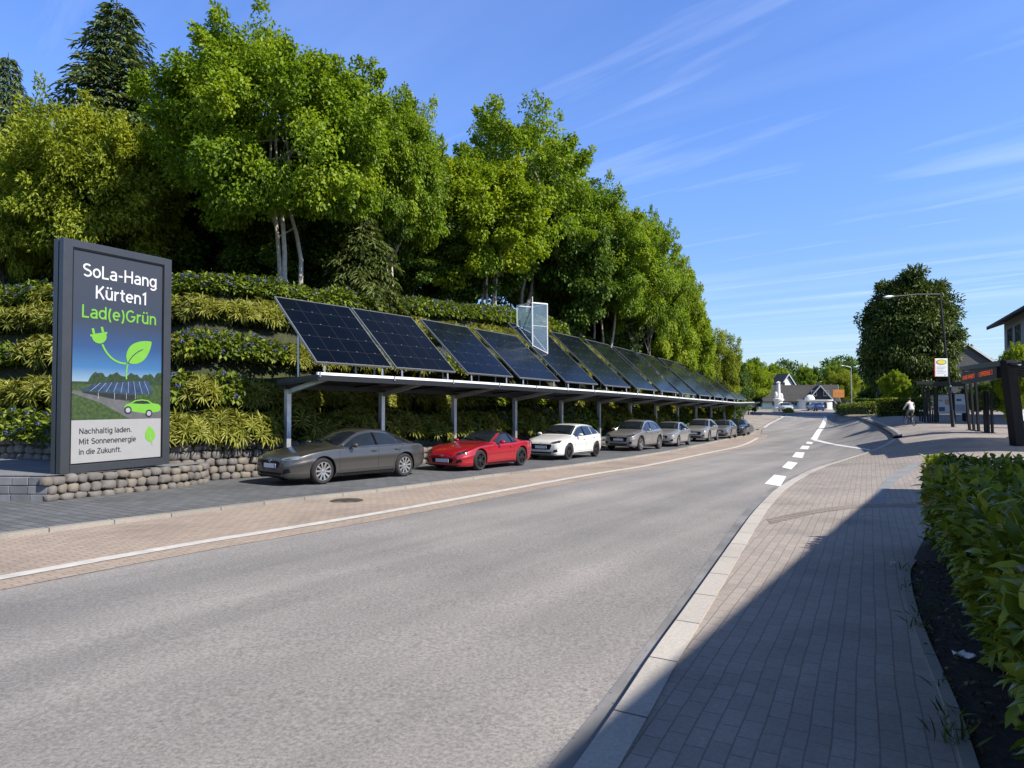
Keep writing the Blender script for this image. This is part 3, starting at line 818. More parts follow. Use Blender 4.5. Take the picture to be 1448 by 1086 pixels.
# ------------------------------------------------------------------ trees on the bank
GT = 'trees on the bank above the solar carport'
def tree_at(o, px, D, top, width_px, W0, H0, basez=None, src=None):
    """stand a tree at picture column px, depth D, with its top at picture row top"""
    p = at(px, 500, D); z = bank_z(p.x, p.y) if basez is None else basez
    zt = at(px, top, D).z; W0, H0 = DIM[o.name.split('.')[0] if o.name not in DIM else o.name] if src is None else DIM[src.name]; s = width_px/FPX*D/W0
    return place(o, p.x, p.y, z-.1, s, random.uniform(0, 6.28), (zt-z)/H0)
tA = make_tree('maple_tree', 'largest bright green maple on three slim pale stems, right of the advertising pillar', GT, 10, 0, 4.3, 4.2, 3.9, 230, 470, .82, .165, .11, 'maple', 'bark_pale', 3, -.85, 9, .55, 11, trad=.11)
tB = make_tree('maple_tree', 'tall airy tree with open branches on the crest behind the glass shaft', GT, 11, 0, 4.4, 4.2, 4.2, 150, 220, .70, .18, .115, 'maple', 'bark', 2, -.7, 12, .45, 23, trad=.13, nl=40)
tC = make_tree('maple_tree', 'rounded yellow-green maple on slim pale stems directly above the fourth solar panel', GT, 8, 0, 3.4, 3.3, 3.2, 190, 330, .72, .175, .11, 'bright', 'bark_pale', 4, -.9, 7, .5, 37, trad=.08)
tD = make_tree('broadleaf_tree', 'dense dark green broadleaf tree filling the gap behind the largest maple', GT, 9, 0, 3.9, 3.9, 4.3, 180, 300, .95, .22, .14, 'dark', 'bark_dark', 1, -1, 8, .4, 41)
tY = make_tree('shrubby_tree', 'yellow-green bushy tree behind the advertising pillar with foliage down to the ground', GT, 7, 0, 3.8, 3.6, 3.1, 210, 320, .8, .20, .085, 'yellow', 'bark_dark', 2, -.7, 8, .5, 53)
sA = make_spruce('spruce_tree', 'tall pointed spruce rising highest at the far left of the bank', GT, 16, 4.4, 'spruce', 61, 30, .1)
tree_at(tA, 405, 29.5, 42, 318, 8.8, 10)
tree_at(tB, 735, 46, 140, 270, 8.6, 11)
tree_at(tC, 690, 40.5, 218, 215, 6.8, 8)
tree_at(tD, 330, 36, 120, 230, 7.8, 9)
tree_at(tY, 138, 30, 136, 240, 7.4, 7)
tree_at(sA, 158, 33, 8, 225, 8.6, 16)
def more(src, label, px, D, top, w, W0, H0):
    o = copy_tree(src); o['label'] = label; return tree_at(o, px, D, top, w, W0, H0, None, src)
more(sA, 'dark spruce cut by the left edge of the photo, shorter than its pointed neighbour', 4, 36, 82, 120, 8.6, 16)
more(tY, 'low olive bushy tree at the extreme left edge above the hedge rows', -12, 29, 215, 130, 7.4, 7)
more(tA, 'tall green maple between the largest maple and the airy crest tree', 545, 35, 118, 190, 8.8, 10)
more(tD, 'dense dark tree behind the tall green maple, above the second solar panel', 505, 37, 170, 220, 7.8, 9)
more(tD, 'shaded dark tree low behind the slim pale stems of the yellow-green maple', 640, 44, 240, 220, 7.8, 9)
more(tD, 'dark green tree behind the glass shaft', 780, 50, 255, 190, 7.8, 9)
more(tA, 'mid green maple right of the glass shaft, crown reaching down to the hedge', 850, 52, 262, 175, 8.8, 10)
more(tB, 'feathery tree at the right end of the crest, its branches sticking out', 908, 54, 292, 120, 8.6, 11)
more(tC, 'bright rounded tree right of the feathery tree, lower on the falling crest', 938, 58, 368, 105, 6.8, 8)
more(tD, 'dark rounded tree between the bright tree and the end of the crest', 890, 58, 380, 120, 7.8, 9)
more(tC, 'small yellow-green tree low over the last solar panels', 978, 63, 430, 80, 6.8, 8)
more(tY, 'bushy yellow-green tree at the foot of the falling crest', 1008, 70, 468, 70, 7.4, 7)
more(tD, 'last dark tree of the bank, beside the end of the carport', 1032, 80, 498, 62, 7.8, 9)
more(tC, 'round green tree just beyond the end of the carport roof', 1056, 92, 512, 56, 6.8, 8)
more(tD, 'dark backdrop tree behind the yellow-green bushy tree at the left', 235, 35, 215, 230, 7.8, 9)
more(tD, 'dark backdrop tree between the spruce and the left edge', 70, 36, 230, 200, 7.8, 9)
more(tD, 'dark backdrop tree seen under the largest maple crown', 420, 34, 250, 200, 7.8, 9)
more(tD, 'dark backdrop tree low between the tall green maple and the pale stems', 580, 40, 290, 180, 7.8, 9)
more(tD, 'dark backdrop tree behind the last mid green maple', 830, 56, 330, 150, 7.8, 9)
sO = make_spruce('young_spruce', 'small olive spruce on the bank edge, under the tall green maple', GT, 5, 2.4, 'olive', 71, 16, .03, 'tree')
tree_at(sO, 515, 31.5, 308, 120, 4.6, 5)
# ------------------------------------------------------------------ shrubs in rows on the bank
def make_longleaf(seed):
    r = np.random.default_rng(seed); n = 64; d = nrmz(r.normal(size=(n, 3))); d[:, 2] = np.abs(d[:, 2])*1.0-.25; d = nrmz(d)
    c = d*np.array([.82, .66, .56])*(.86+.2*r.random((n, 1))) + np.array([0, 0, .34])
    P, D, N, L, W, Rn = [], [], [], [], [], []
    for i in range(n):
        ax = nrmz((d[i]+np.array([0, 0, .35]))[None])[0]; u = np.cross(ax, [.3, .2, .9]); u /= np.linalg.norm(u); w = np.cross(ax, u); cr = r.random(); k = 13
        for j in range(k):
            a = 2*math.pi*(j+r.random()*.5)/k; tilt = .55+.75*r.random(); dv = (u*math.cos(a)+w*math.sin(a))*math.sin(tilt)+ax*math.cos(tilt)
            dv = dv + np.array([0, 0, -.15])
            P.append(c[i]); D.append(dv); N.append(ax*1.0+np.array([0, 0, .4])); L.append(.24+.15*r.random()); W.append(.045+.022*r.random()); Rn.append(.25+.30*cr+.45*r.random())
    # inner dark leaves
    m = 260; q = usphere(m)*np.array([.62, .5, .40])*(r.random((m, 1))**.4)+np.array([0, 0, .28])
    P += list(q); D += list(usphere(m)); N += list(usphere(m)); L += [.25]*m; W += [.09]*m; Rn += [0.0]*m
    return leaves('foliage', np.array(P), np.array(D), np.array(N), np.array(L), np.array(W), np.array(Rn), LM['rhodo'], .18, .35)
def make_hyd(seed):
    r = np.random.default_rng(seed); n = 620; d = nrmz(r.normal(size=(n, 3))); d[:, 2] = np.abs(d[:, 2])-.3; d = nrmz(d)
    P = d*np.array([.84, .68, .58])*(.6+.45*r.random((n, 1))**.5)+np.array([0, 0, .36])
    me = leaves('foliage', P, d*.7+r.normal(size=(n, 3))*.6+np.array([0, 0, -.2]), d*.6+np.array([0, 0, .9])+r.normal(size=(n, 3))*.3, .15+.10*r.random(n), .085+.05*r.random(n), r.random(n), LM['hyd'], .15, .2)
    F = 15; fd = nrmz(r.normal(size=(F, 3))); fd[:, 2] = np.abs(fd[:, 2])*.9-.05; fd = nrmz(fd); fc = fd*np.array([.86, .72, .62])+np.array([0, 0, .36])
    k = 34; idx = np.repeat(np.arange(F), k); q = usphere(F*k); pp = fc[idx]+q*.062
    fl = leaves('blossom', pp, np.cross(q, usphere(F*k)), q, .055, .05, .3*r.random(F)[idx]+.7*r.random(F*k), LM['blue'], .1, 0)
    return me, fl
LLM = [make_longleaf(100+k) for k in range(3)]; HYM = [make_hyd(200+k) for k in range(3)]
def contour(d):
    out = []
    for i in range(len(WALL)):
        t = (WALL[min(i+1, len(WALL)-1)]-WALL[max(i-1, 0)]).normalized(); p = WALL[i]+Vector((-t.y, t.x))*d
        dd, tt = wall_dist(p.x, p.y)
        if abs(dd-d) < .06: out.append(p)
    return out
ROWN = ['lowest', 'second', 'third', 'fourth', 'fifth']
nsh = 0
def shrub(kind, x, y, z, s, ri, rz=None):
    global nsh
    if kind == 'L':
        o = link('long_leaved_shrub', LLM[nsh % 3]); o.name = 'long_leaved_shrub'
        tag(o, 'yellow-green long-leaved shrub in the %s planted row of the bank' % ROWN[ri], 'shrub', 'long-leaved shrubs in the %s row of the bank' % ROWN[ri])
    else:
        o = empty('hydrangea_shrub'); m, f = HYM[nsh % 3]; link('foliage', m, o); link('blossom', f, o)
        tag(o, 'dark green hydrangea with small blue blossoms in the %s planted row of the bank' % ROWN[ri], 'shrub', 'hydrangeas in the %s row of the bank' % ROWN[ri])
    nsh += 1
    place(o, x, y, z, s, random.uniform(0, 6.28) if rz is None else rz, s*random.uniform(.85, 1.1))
for ri, d in enumerate((.42, 1.7, 3.05, 4.45, 5.9)):
    line = contour(d); L = [0]
    for a, b in zip(line, line[1:]): L.append(L[-1]+(b-a).length)
    s = .3; k = 0
    while s < L[-1]:
        while k < len(L)-2 and L[k+1] < s: k += 1
        p = line[k].lerp(line[k+1], (s-L[k])/max(1e-6, L[k+1]-L[k])); dd, t = wall_dist(p.x, p.y)
        far = max(0, t-10)
        size = random.uniform(.95, 1.12)*(1+far*.006)*(.72 if HB(t) < .45 else 1)
        if p.x > -.80*p.y-2.5 and HB(t) > .16 and (k+1 < len(line) and (line[k+1]-line[k]).length < 2.5):
            if ri == 4: kind = 'H' if random.random() < .94 else 'L'
            elif ri == 2: kind = 'H' if (int(s/3.2) % 3 == 1) else 'L'
            elif ri == 0: kind = 'L' if t < 5 and t > -5 else ('H' if random.random() < .5 or t <= -5 else 'L')
            elif ri == 1: kind = 'L' if random.random() < .75 else 'H'
            else: kind = 'L' if random.random() < .86 else 'H'
            z = h(p.x, p.y)+bank_h(dd, t)-.12
            shrub(kind, p.x+random.uniform(-.08, .08), p.y+random.uniform(-.08, .08), z, size, ri)
        s += .80*size*(1+far*.008)
# ------------------------------------------------------------------ advertising pillar
def A_(cx, cy, rx, ry, a0, a1, n=None):
    n = n or max(6, int(abs(a1-a0)/12)); return [(cx+rx*math.cos(R(a0+(a1-a0)*k/n)), cy+ry*math.sin(R(a0+(a1-a0)*k/n))) for k in range(n+1)]
O_ = A_(.31, .37, .25, .30, 0, 360, 28); NA = [(.10, .40)]+A_(.32, .42, .22, .25, 180, 0)+[(.54, 0)]; UA = [(.10, .74), (.10, .30)]+A_(.32, .30, .22, .24, 180, 360)+[(.54, .74)]
def st(x, a=0, b=1.0): return [(x, a), (x, b)]
def dot(x, y): return [(x-.075, y), (x+.075, y)]
GLY = {
 'o': (.62, [O_]), 'a': (.62, [A_(.31, .50, .21, .18, 150, 0)+[(.52, 0)], [(.52, .41), (.30, .40)]+A_(.28, .225, .20, .165, 100, 270)+A_(.30, .25, .22, .19, 270, 350)]),
 'S': (.72, [A_(.36, .735, .26, .20, 35, 270)+A_(.36, .285, .28, .225, 90, -145)]), 'L': (.60, [[(.11, 1), (.11, .065), (.58, .065)]]), '-': (.44, [[(.06, .42), (.38, .42)]]),
 'H': (.80, [st(.11), st(.69), [(.11, .52), (.69, .52)]]), 'n': (.64, [st(.10, 0, .74), NA]), 'g': (.66, [O_, [(.56, .74), (.56, -.03)]+A_(.32, -.03, .24, .19, 0, -150)]),
 'K': (.72, [st(.11), [(.64, 1), (.14, .42)], [(.30, .58), (.68, 0)]]), 'u': (.64, [UA, st(.54, 0, .74)]), 'ü': (.64, [UA, st(.54, 0, .74), dot(.19, .93), dot(.45, .93)]),
 'r': (.42, [st(.10, 0, .74), [(.10, .38)]+A_(.36, .40, .26, .27, 180, 80)]), 't': (.46, [[(.21, .94), (.21, .20)]+A_(.37, .20, .16, .14, 180, 275), [(.03, .675), (.42, .675)]]),
 'e': (.62, [[(.07, .37), (.54, .37)], A_(.31, .37, .25, .30, 0, 312, 24)]), '1': (.44, [[(.06, .80), (.29, .95), (.29, 0)]]), 'd': (.66, [O_, st(.56)]),
 '(': (.36, [A_(.44, .38, .32, .66, 125, 235)]), ')': (.36, [A_(-.08, .38, .32, .66, 55, -55)]), 'G': (.86, [A_(.43, .5, .35, .43, 48, 352, 26)+[(.78, .47), (.46, .47)]]),
 'N': (.82, [st(.11), [(.11, .97), (.70, .03)], st(.70)]), 'c': (.58, [A_(.31, .37, .25, .30, 48, 312, 22)]), 'h': (.64, [st(.10), NA]), 'l': (.22, [st(.11)]), 'i': (.22, [st(.11, 0, .74), dot(.11, .93)]),
 '.': (.24, [dot(.12, .07)]), 'M': (.94, [st(.11), [(.11, .97), (.46, .22), (.81, .97)], st(.81)]), 'E': (.64, [st(.11), [(.11, .935), (.60, .935)], [(.11, .52), (.56, .52)], [(.11, .065), (.60, .065)]]),
 'z': (.54, [[(.05, .675), (.46, .675), (.06, .065), (.50, .065)]]), 'Z': (.68, [[(.06, .935), (.60, .935), (.07, .065), (.63, .065)]]), 'f': (.40, [A_(.38, .78, .18, .16, 85, 180)+[(.20, 0)], [(.03, .675), (.39, .675)]]),
 'k': (.58, [st(.10), [(.52, .73), (.14, .32)], [(.26, .45), (.56, 0)]]), ' ': (.28, [])}
def put_text(s, width, x, z, y, mat, parent, name='lettering', w=.135):
    TR = .055; adv = sum(GLY[c][0]+TR for c in s)-TR; sc = width/adv; mb = MB(); px = 0; k = 0
    for c in s:
        a, strokes = GLY[c]
        for pl_ in strokes:
            pts = [Vector(p) for p in pl_]; closed = (pts[0]-pts[-1]).length < 1e-6
            L_, R__ = [], []
            for i, p in enumerate(pts):
                a0 = pts[i-1] if i else (pts[-2] if closed else None); a1 = pts[i+1] if i < len(pts)-1 else (pts[1] if closed else None)
                t0 = (p-a0).normalized() if a0 is not None else (a1-p).normalized(); t1 = (a1-p).normalized() if a1 is not None else t0
                n0 = Vector((-t0.y, t0.x)); n1 = Vector((-t1.y, t1.x)); m = (n0+n1)
                m = m.normalized() if m.length > .1 else n0; f = min(2.2, 1/max(.3, m.dot(n0)))
                L_.append(p+m*(w/2*f)); R__.append(p-m*(w/2*f))
            yy = y-.0004*(k % 4); k += 1; n = len(pts); V = []
            for q in (L_, R__):
                for p in q: V.append(((px+p.x)*sc, yy, p.y*sc))
            for q in (L_, R__):
                for p in q: V.append(((px+p.x)*sc, y+.006, p.y*sc))
            F = []
            for i in range(n-1): F += [[i, i+1, n+i+1, n+i], [i, i+1, 2*n+i+1, 2*n+i], [n+i, n+i+1, 3*n+i+1, 3*n+i]]
            mb.add(V, F+[[0, n, 3*n, 2*n], [n-1, 2*n-1, 4*n-1, 3*n-1]])
        px += a+TR
    me = bpy.data.meshes.new(name); me.from_pydata(mb.v, [], mb.f); me.materials.append(mat)
    return link(name, me, parent, (x, -.034, z))
def flat(name, poly, y, mat, parent, t=.004):
    mb = MB(); mb.prism(poly, Matrix.Identity(4), y, y+t); o = mb.obj(name, mat, parent); o.location.y = -.034; return o
M['print_green'] = simple('print_green', (.125, .33, .03), .45, var=.05)
M['print_white'] = simple('print_white', (.50, .505, .51), .45, var=.03)
M['print_grey'] = simple('print_grey', (.27, .273, .278), .45, var=.03)
M['print_text'] = simple('print_text', (.025, .027, .032), .45, var=.05)
M['print_road'] = simple('print_road', (.085, .087, .09), .45, var=.25, vs=9)
M['print_grass'] = simple('print_grass', (.03, .055, .012), .45, var=.7, vs=14)
M['print_trees'] = simple('print_trees', (.016, .034, .01), .45, var=.7, vs=22)
M['print_panel'] = simple('print_panel', (.018, .04, .09), .4, var=.5, vs=10)
M['print_dark'] = simple('print_dark', (.012, .014, .016), .45, var=.3)
def printsky():
    m, t, b = nm('print_sky'); c = nn(t, 'ShaderNodeTexCoord'); s = nn(t, 'ShaderNodeSeparateXYZ'); t.links.new(c.outputs['Object'], s.inputs[0])
    r = nn(t, 'ShaderNodeMapRange'); r.inputs[1].default_value = 0; r.inputs[2].default_value = 4; t.links.new(s.outputs[2], r.inputs[0])
    t.links.new(ramp(t, r.outputs[0], [(.22, (.17, .26, .34)), (.30, (.035, .12, .26)), (.42, (.02, .055, .145)), (.56, (.026, .036, .058)), (.9, (.032, .036, .046))]), b.inputs['Base Color']); b.inputs['Roughness'].default_value = .4; return m
M['print_sky'] = printsky()
sz0 = h(SGL.x, SGL.y)+LEDGE+.03
SY = -.034
sign = empty('advertising_pillar', (SGL.x, SGL.y, sz0), math.atan2(SGE.y, SGE.x), 'tall dark grey advertising pillar reading SoLa-Hang Kürten1 Lad(e)Grün on the low stone wall', 'advertising sign')
SH = 5.2
sb = MB()
fw = .20
# frame: ring around the poster, butted, with stepped side
for (x0, x1, z0, z1) in ((0, fw, 0, SH), (SGW-fw, SGW, 0, SH), (fw, SGW-fw, 0, .17), (fw, SGW-fw, SH-.17, SH)): sb.box(x0, x1, 0, .16, z0, z1)
sb.box(.02, SGW-.02, .165, .205, .02, SH-.02); sb.box(0, SGW, .21, .36, 0, SH)
ob = sb.obj('frame', M['anthracite'], sign)
bev = ob.modifiers.new('bevel', 'BEVEL'); bev.width = .008; bev.segments = 2
X0, X1, Z0, Z1 = fw, SGW-fw, .17, SH-.17; IW, IH = X1-X0, Z1-Z0
def U(u, v): return (X0+u*IW, Z1-v*IH)
gb = MB()
for (x0, x1, z0, z1) in ((X0, X0+.03, Z0, Z1), (X1-.03, X1, Z0, Z1), (X0+.03, X1-.03, Z0, Z0+.03), (X0+.03, X1-.03, Z1-.03, Z1)): gb.box(x0, x1, .012, .062, z0, z1)
gb.obj('gasket', M['black'], sign)
def rect(u0, v0, u1, v1): return [U(u0, v1), U(u1, v1), U(u1, v0), U(u0, v0)]
b_ = MB(); zz0 = U(0, .795)[1]
pm = MB(); pm.prism([(p[0], p[1]-zz0) for p in rect(0, 0, 1, .795)], Matrix.Identity(4), .075, .10)
pm.obj('poster', M['print_sky'], sign, loc=(0, SY, zz0))
flat('caption_panel', rect(0, .7955, 1, 1), .072, M['print_grey'], sign, .03)
def tline(s, u0, u1, v, mat, name='lettering'):
    put_text(s, (u1-u0)*IW, *U(u0, v), .066, mat, sign, name)
tline('SoLa-Hang', .105, .915, .125, M['print_white'])
tline('Kürten1', .235, .80, .222, M['print_white'])
tline('Lad(e)Grün', .10, .915, .318, M['print_green'])
tline('Nachhaltig laden.', .095, .645, .860, M['print_text'])
tline('Mit Sonnenenergie', .095, .695, .908, M['print_text'])
tline('in die Zukunft.', .095, .535, .955, M['print_text'])
def arcpoly(cu, cv, ru, rv, a0, a1, n=18):
    return [(cu+ru*math.cos(R(a0+(a1-a0)*k/n)), cv-rv*math.sin(R(a0+(a1-a0)*k/n))) for k in range(n+1)]
def P_(pts): return [U(*p) for p in pts]
ar = IW/IH
# plug
def rot(pts, c, a):
    ca, sa = math.cos(R(a)), math.sin(R(a)); out = []
    for u, v in pts:
        x, y = (u-c[0]), (v-c[1])/ar; out.append((c[0]+x*ca-y*sa, c[1]+(x*sa+y*ca)*ar))
    return out
pc = (.285, .405)
pl = MB(); I4 = Matrix.Identity(4)
body = [(.195, .385), (.375, .385), (.375, .394), (.362, .394)] + arcpoly(.285, .398, .077, .036, 0, -180, 14)[1:-1] + [(.208, .394), (.195, .394)]
for q in (body, [(.225, .358), (.250, .358), (.250, .384), (.225, .384)], [(.32, .358), (.345, .358), (.345, .384), (.32, .384)]):
    pl.prism(P_(rot(q, pc, -14)), I4, .066, .071)
def stroke(pts, w):
    L_, R_ = [], []
    for i, p in enumerate(pts):
        a, b = Vector(pts[max(i-1, 0)]), Vector(pts[min(i+1, len(pts)-1)]); tt = (b-a).normalized(); n_ = Vector((-tt.y, tt.x))
        L_.append(tuple(Vector(p)+n_*w/2)); R_.append(tuple(Vector(p)-n_*w/2))
    return L_+R_[::-1]
def bez(p0, p1, p2, n=16): return [tuple(Vector(p0)*(1-t)**2+Vector(p1)*2*t*(1-t)+Vector(p2)*t*t) for t in [k/n for k in range(n+1)]]
cord = stroke(bez(U(.315, .437), U(.40, .525), U(.575, .523)), .045); pl.prism(cord, I4, .0665, .0705)
pl.obj('plug_emblem', M['print_green'], sign, loc=(0, SY, 0))
lfm = MB()
def leafpoly(ca, cb, bulge, n=16):
    a, b = Vector(U(*ca)), Vector(U(*cb)); ax = b-a; nr = Vector((-ax.y, ax.x)); up = []; dn = []
    for k in range(n+1):
        t = k/n; w = math.sin(math.pi*t**.8)**.8*bulge; up.append(tuple(a+ax*t+nr*w)); dn.append(tuple(a+ax*t-nr*w*.9))
    return up, dn
lu, ld = leafpoly((.585, .515), (.862, .405), .30)
lfm.prism(lu+ld[::-1][1:-1], I4, .066, .0705)
lfm.prism(stroke(bez(U(.58, .60), U(.57, .55), U(.60, .515)), .035), I4, .0665, .0702)
lfm.obj('leaf_emblem', M['print_green'], sign, loc=(0, SY, 0))
vn = MB(); vn.prism(stroke(bez(U(.592, .525), U(.63, .475), U(.76, .447)), .022), I4, .0625, .0655); vn.obj('leaf_vein', M['print_sky'], sign, loc=(0, SY, 0))
# printed landscape
flat('printed_field', rect(0, .622, 1, .795), .0685, M['print_grass'], sign)
tp = [(.0, .627)]
for k in range(41):
    u = k/40; hgt = .006 if u < .2 else (.02+.022*abs(math.sin(u*17))+.014*abs(math.sin(u*41+1)) + (.02 if u > .9 else 0))
    tp.append((u, .622-hgt))
tp += [(1, .627)]
flat('printed_trees', P_(tp), .0672, M['print_trees'], sign)
flat('printed_road', P_([(0, .668), (.04, .657), (.50, .70), (1, .745), (1, .795), (.62, .795), (.30, .715)]), .0655, M['print_road'], sign)
pp_ = MB(); pp_.cur = 0
pp_.prism(P_([(.09, .657), (.28, .622), (.83, .606), (.88, .668), (.70, .674)]), I4, .0640, .0655)
pp_.cur = 1
pp_.prism(P_([(.12, .661), (.68, .678), (.70, .702), (.46, .700), (.12, .668)]), I4, .0642, .0655)
pp_.cur = 2
for k in range(9):
    u0 = .30+.06*k; pp_.prism(stroke([U(u0, .621-.0018*k), U(u0-.10+.02*k, .660+.0015*k)], .008), I4, .0632, .0640)
for u0 in (.28, .45, .58, .68): pp_.prism(stroke([U(u0, .667), U(u0, .699)], .010), I4, .0632, .0641)
pp_.obj('printed_solar_roof', [M['print_panel'], M['print_dark'], M['galv']], sign, loc=(0, SY, 0))
pcx = MB(); pcx.cur = 0
pcx.prism(P_([(.565, .752), (.56, .735), (.585, .722), (.625, .718), (.68, .703), (.76, .699), (.83, .704), (.885, .719), (.955, .724), (.98, .735), (.975, .755), (.95, .762), (.80, .770)]), I4, .0635, .0655)
pcx.cur = 1
pcx.prism(P_([(.645, .719), (.69, .7075), (.76, .7045), (.82, .708), (.86, .720), (.78, .722)]), I4, .0625, .0634)
for cu_, cv_ in ((.60, .752), (.84, .770)): pcx.prism(P_(arcpoly(cu_, cv_, .042, .042*ar, 0, 342, 18)), I4, .0618, .0634)
pcx.cur = 2
for cu_, cv_ in ((.60, .752), (.84, .770)): pcx.prism(P_(arcpoly(cu_, cv_, .026, .026*ar, 0, 340, 16)), I4, .0610, .0617)
pcx.obj('printed_car', [M['print_green'], M['print_dark'], M['galv']], sign, loc=(0, SY, 0))
sl = MB(); su, sdn = leafpoly((.875, .915), (.845, .835), .36); sl.prism(su+sdn[::-1][1:-1], I4, .066, .071)
sl.prism(stroke([U(.868, .905), U(.885, .932)], .016), I4, .0662, .0708); sl.obj('leaf_emblem', M['print_green'], sign, loc=(0, SY, 0))
s2 = MB(); s2.prism(stroke(bez(U(.868, .906), U(.865, .89), U(.855, .868)), .012), I4, .0635, .0655); s2.obj('leaf_vein', M['print_grey'], sign, loc=(0, SY, 0))

# ------------------------------------------------------------------ solar carport
T0 = row_px(449, .9); T1 = row_px(1066, .9)
o_p, _ = row_at(T0, 0); carport = empty('carport', (o_p.x, o_p.y, h(o_p.x, o_p.y)), 0, 'long open steel carport with a thin dark roof over the row of parked cars', 'carport')
OC = Vector(carport.location)
def RC(t, d, z):
    p, e = row_at(t, d); q, _ = row_at(t, 0); return Vector((p.x, p.y, h(q.x, q.y)+.06+z)) - OC
def sweep(mb, t0, t1, corners, step=.7):
    n = max(2, int((t1-t0)/step)); k = len(corners); vs = []; fs = []
    for i in range(n+1):
        t = t0+(t1-t0)*i/n; vs += [RC(t, d, z) for d, z in corners]
    for i in range(n): fs += [[i*k+a, i*k+(a+1) % k, (i+1)*k+(a+1) % k, (i+1)*k+a] for a in range(k)]
    fs += [list(range(k)), [n*k+a for a in range(k)][::-1]]
    mb.add(vs, fs)
mb = MB(); sweep(mb, T0, T1, [(.95, 2.88), (.95, 2.97), (3.0, 2.86), (3.0, 2.71)]); mb.obj('roof_deck', M['dark_metal'], carport)
mb = MB(); sweep(mb, T0-.02, T1+.02, [(.86, 2.955), (.86, 3.03), (.94, 3.03), (.94, 2.955)]); mb.obj('edge_beam', M['whitemetal'], carport)
mb = MB(); sweep(mb, T0, T1, [(.88, 2.80), (.88, 2.95), (.945, 2.95), (.945, 2.80)]); mb.obj('fascia', M['dark_metal'], carport)
mb = MB(); sweep(mb, T0+.1, T1, [(2.70, 2.58), (2.70, 2.78), (3.05, 2.78), (3.05, 2.58)]); mb.obj('rear_beam', M['dark_metal'], carport)
POSTPX = [407, 540, 642, 728, 793.5, 847, 891, 927, 958, 984, 1005.5, 1024, 1039, 1051]
for k, px in enumerate(POSTPX):
    t = row_px(px, 2.9); mb = MB(); a, b = RC(t, 2.9, -.1), RC(t, 2.9, 2.60); p, e = row_at(t, 0)
    mb.bar(a, b, .17, .15, (e.x, e.y, 0)); mb.bar(RC(t, 2.9, -.02), RC(t, 2.9, .0), .34, .34, (e.x, e.y, 0))
    o = mb.obj('post', M['galv'], carport); bv = o.modifiers.new('b', 'BEVEL'); bv.width = .012; bv.segments = 2
    mb = MB(); mb.bar(RC(t, 2.85, 2.50), RC(t, .98, 2.86), .11, .13); mb.obj('bracket', M['galv'], carport)
mb = MB()
for k in range(26):
    t = T0+.05+(T1-T0-.1)*k/25; mb.bar(RC(t, .845, 2.90), RC(t, .845, 3.028), .05, .03)
mb.obj('gutter_clip', M['galv'], carport)
for k in range(27):
    t = T0+.05+(T1-T0-.1)*k/26; mb = MB(); mb.bar(RC(t, .97, 2.86), RC(t, 2.95, 2.72), .06, .09); mb.obj('rafter', M['dark_metal'], carport)

# solar panels
def panelmat():
    m, t, b = nm('solar_cells'); v = coords(t)
    def br(w, hh, ms, c1, c2, mo):
        n = nn(t, 'ShaderNodeTexBrick'); n.offset = 0; n.inputs['Scale'].default_value = 1; n.inputs['Brick Width'].default_value = w; n.inputs['Row Height'].default_value = hh
        n.inputs['Mortar Size'].default_value = ms; n.inputs['Mortar Smooth'].default_value = 0
        n.inputs['Color1'].default_value = (*c1, 1); n.inputs['Color2'].default_value = (*c2, 1); n.inputs['Mortar'].default_value = (*mo, 1); t.links.new(v, n.inputs['Vector']); return n
    big = br(.69, .62, .012, (0, 0, 0), (0, 0, 0), (1, 1, 1)); small = br(.172, .155, .004, (.0014, .0028, .0068), (.002, .004, .009), (.0035, .006, .011))
    nz = noise(t, v, .9, 4)
    c = mix(t, .5, small.outputs['Color'], ramp(t, nz, [(.3, (.0012, .0024, .0058)), (.7, (.003, .0055, .012))]))
    c = mix(t, big.outputs['Fac'], c, (.016, .016, .019)); t.links.new(c, b.inputs['Base Color'])
    b.inputs['Roughness'].default_value = .16; b.inputs['Specular IOR Level'].default_value = .14; return m
M['cells'] = panelmat(); M['panelframe'] = simple('panel_frame', (.22, .225, .23), .45, .6, var=.1)
PB = [(447, 555), (560, 645), (661, 726), (735, 792), (800, 846), (855, 892), (900, 930), (935, 960), (964, 985), (989, 1007.5), (1010, 1025.5), (1027.5, 1041), (1042.5, 1056)]
PLAB = ['first dark blue solar panel at the near end of the carport roof', 'second solar panel, close beside the first near-end panel', 'third solar panel from the near end, after a gap filled with green', 'fourth solar panel from the near end, left of the glass shaft',
        'solar panel carrying the glass shaft', 'solar panel directly right of the glass shaft', 'second solar panel right of the glass shaft', 'third solar panel right of the glass shaft', 'solar panel above the silver hatchback, fourth right of the glass shaft', 'fourth solar panel from the far end of the row', 'third solar panel from the far end of the row', 'second to last solar panel at the far end', 'last and smallest looking solar panel at the far end of the row']
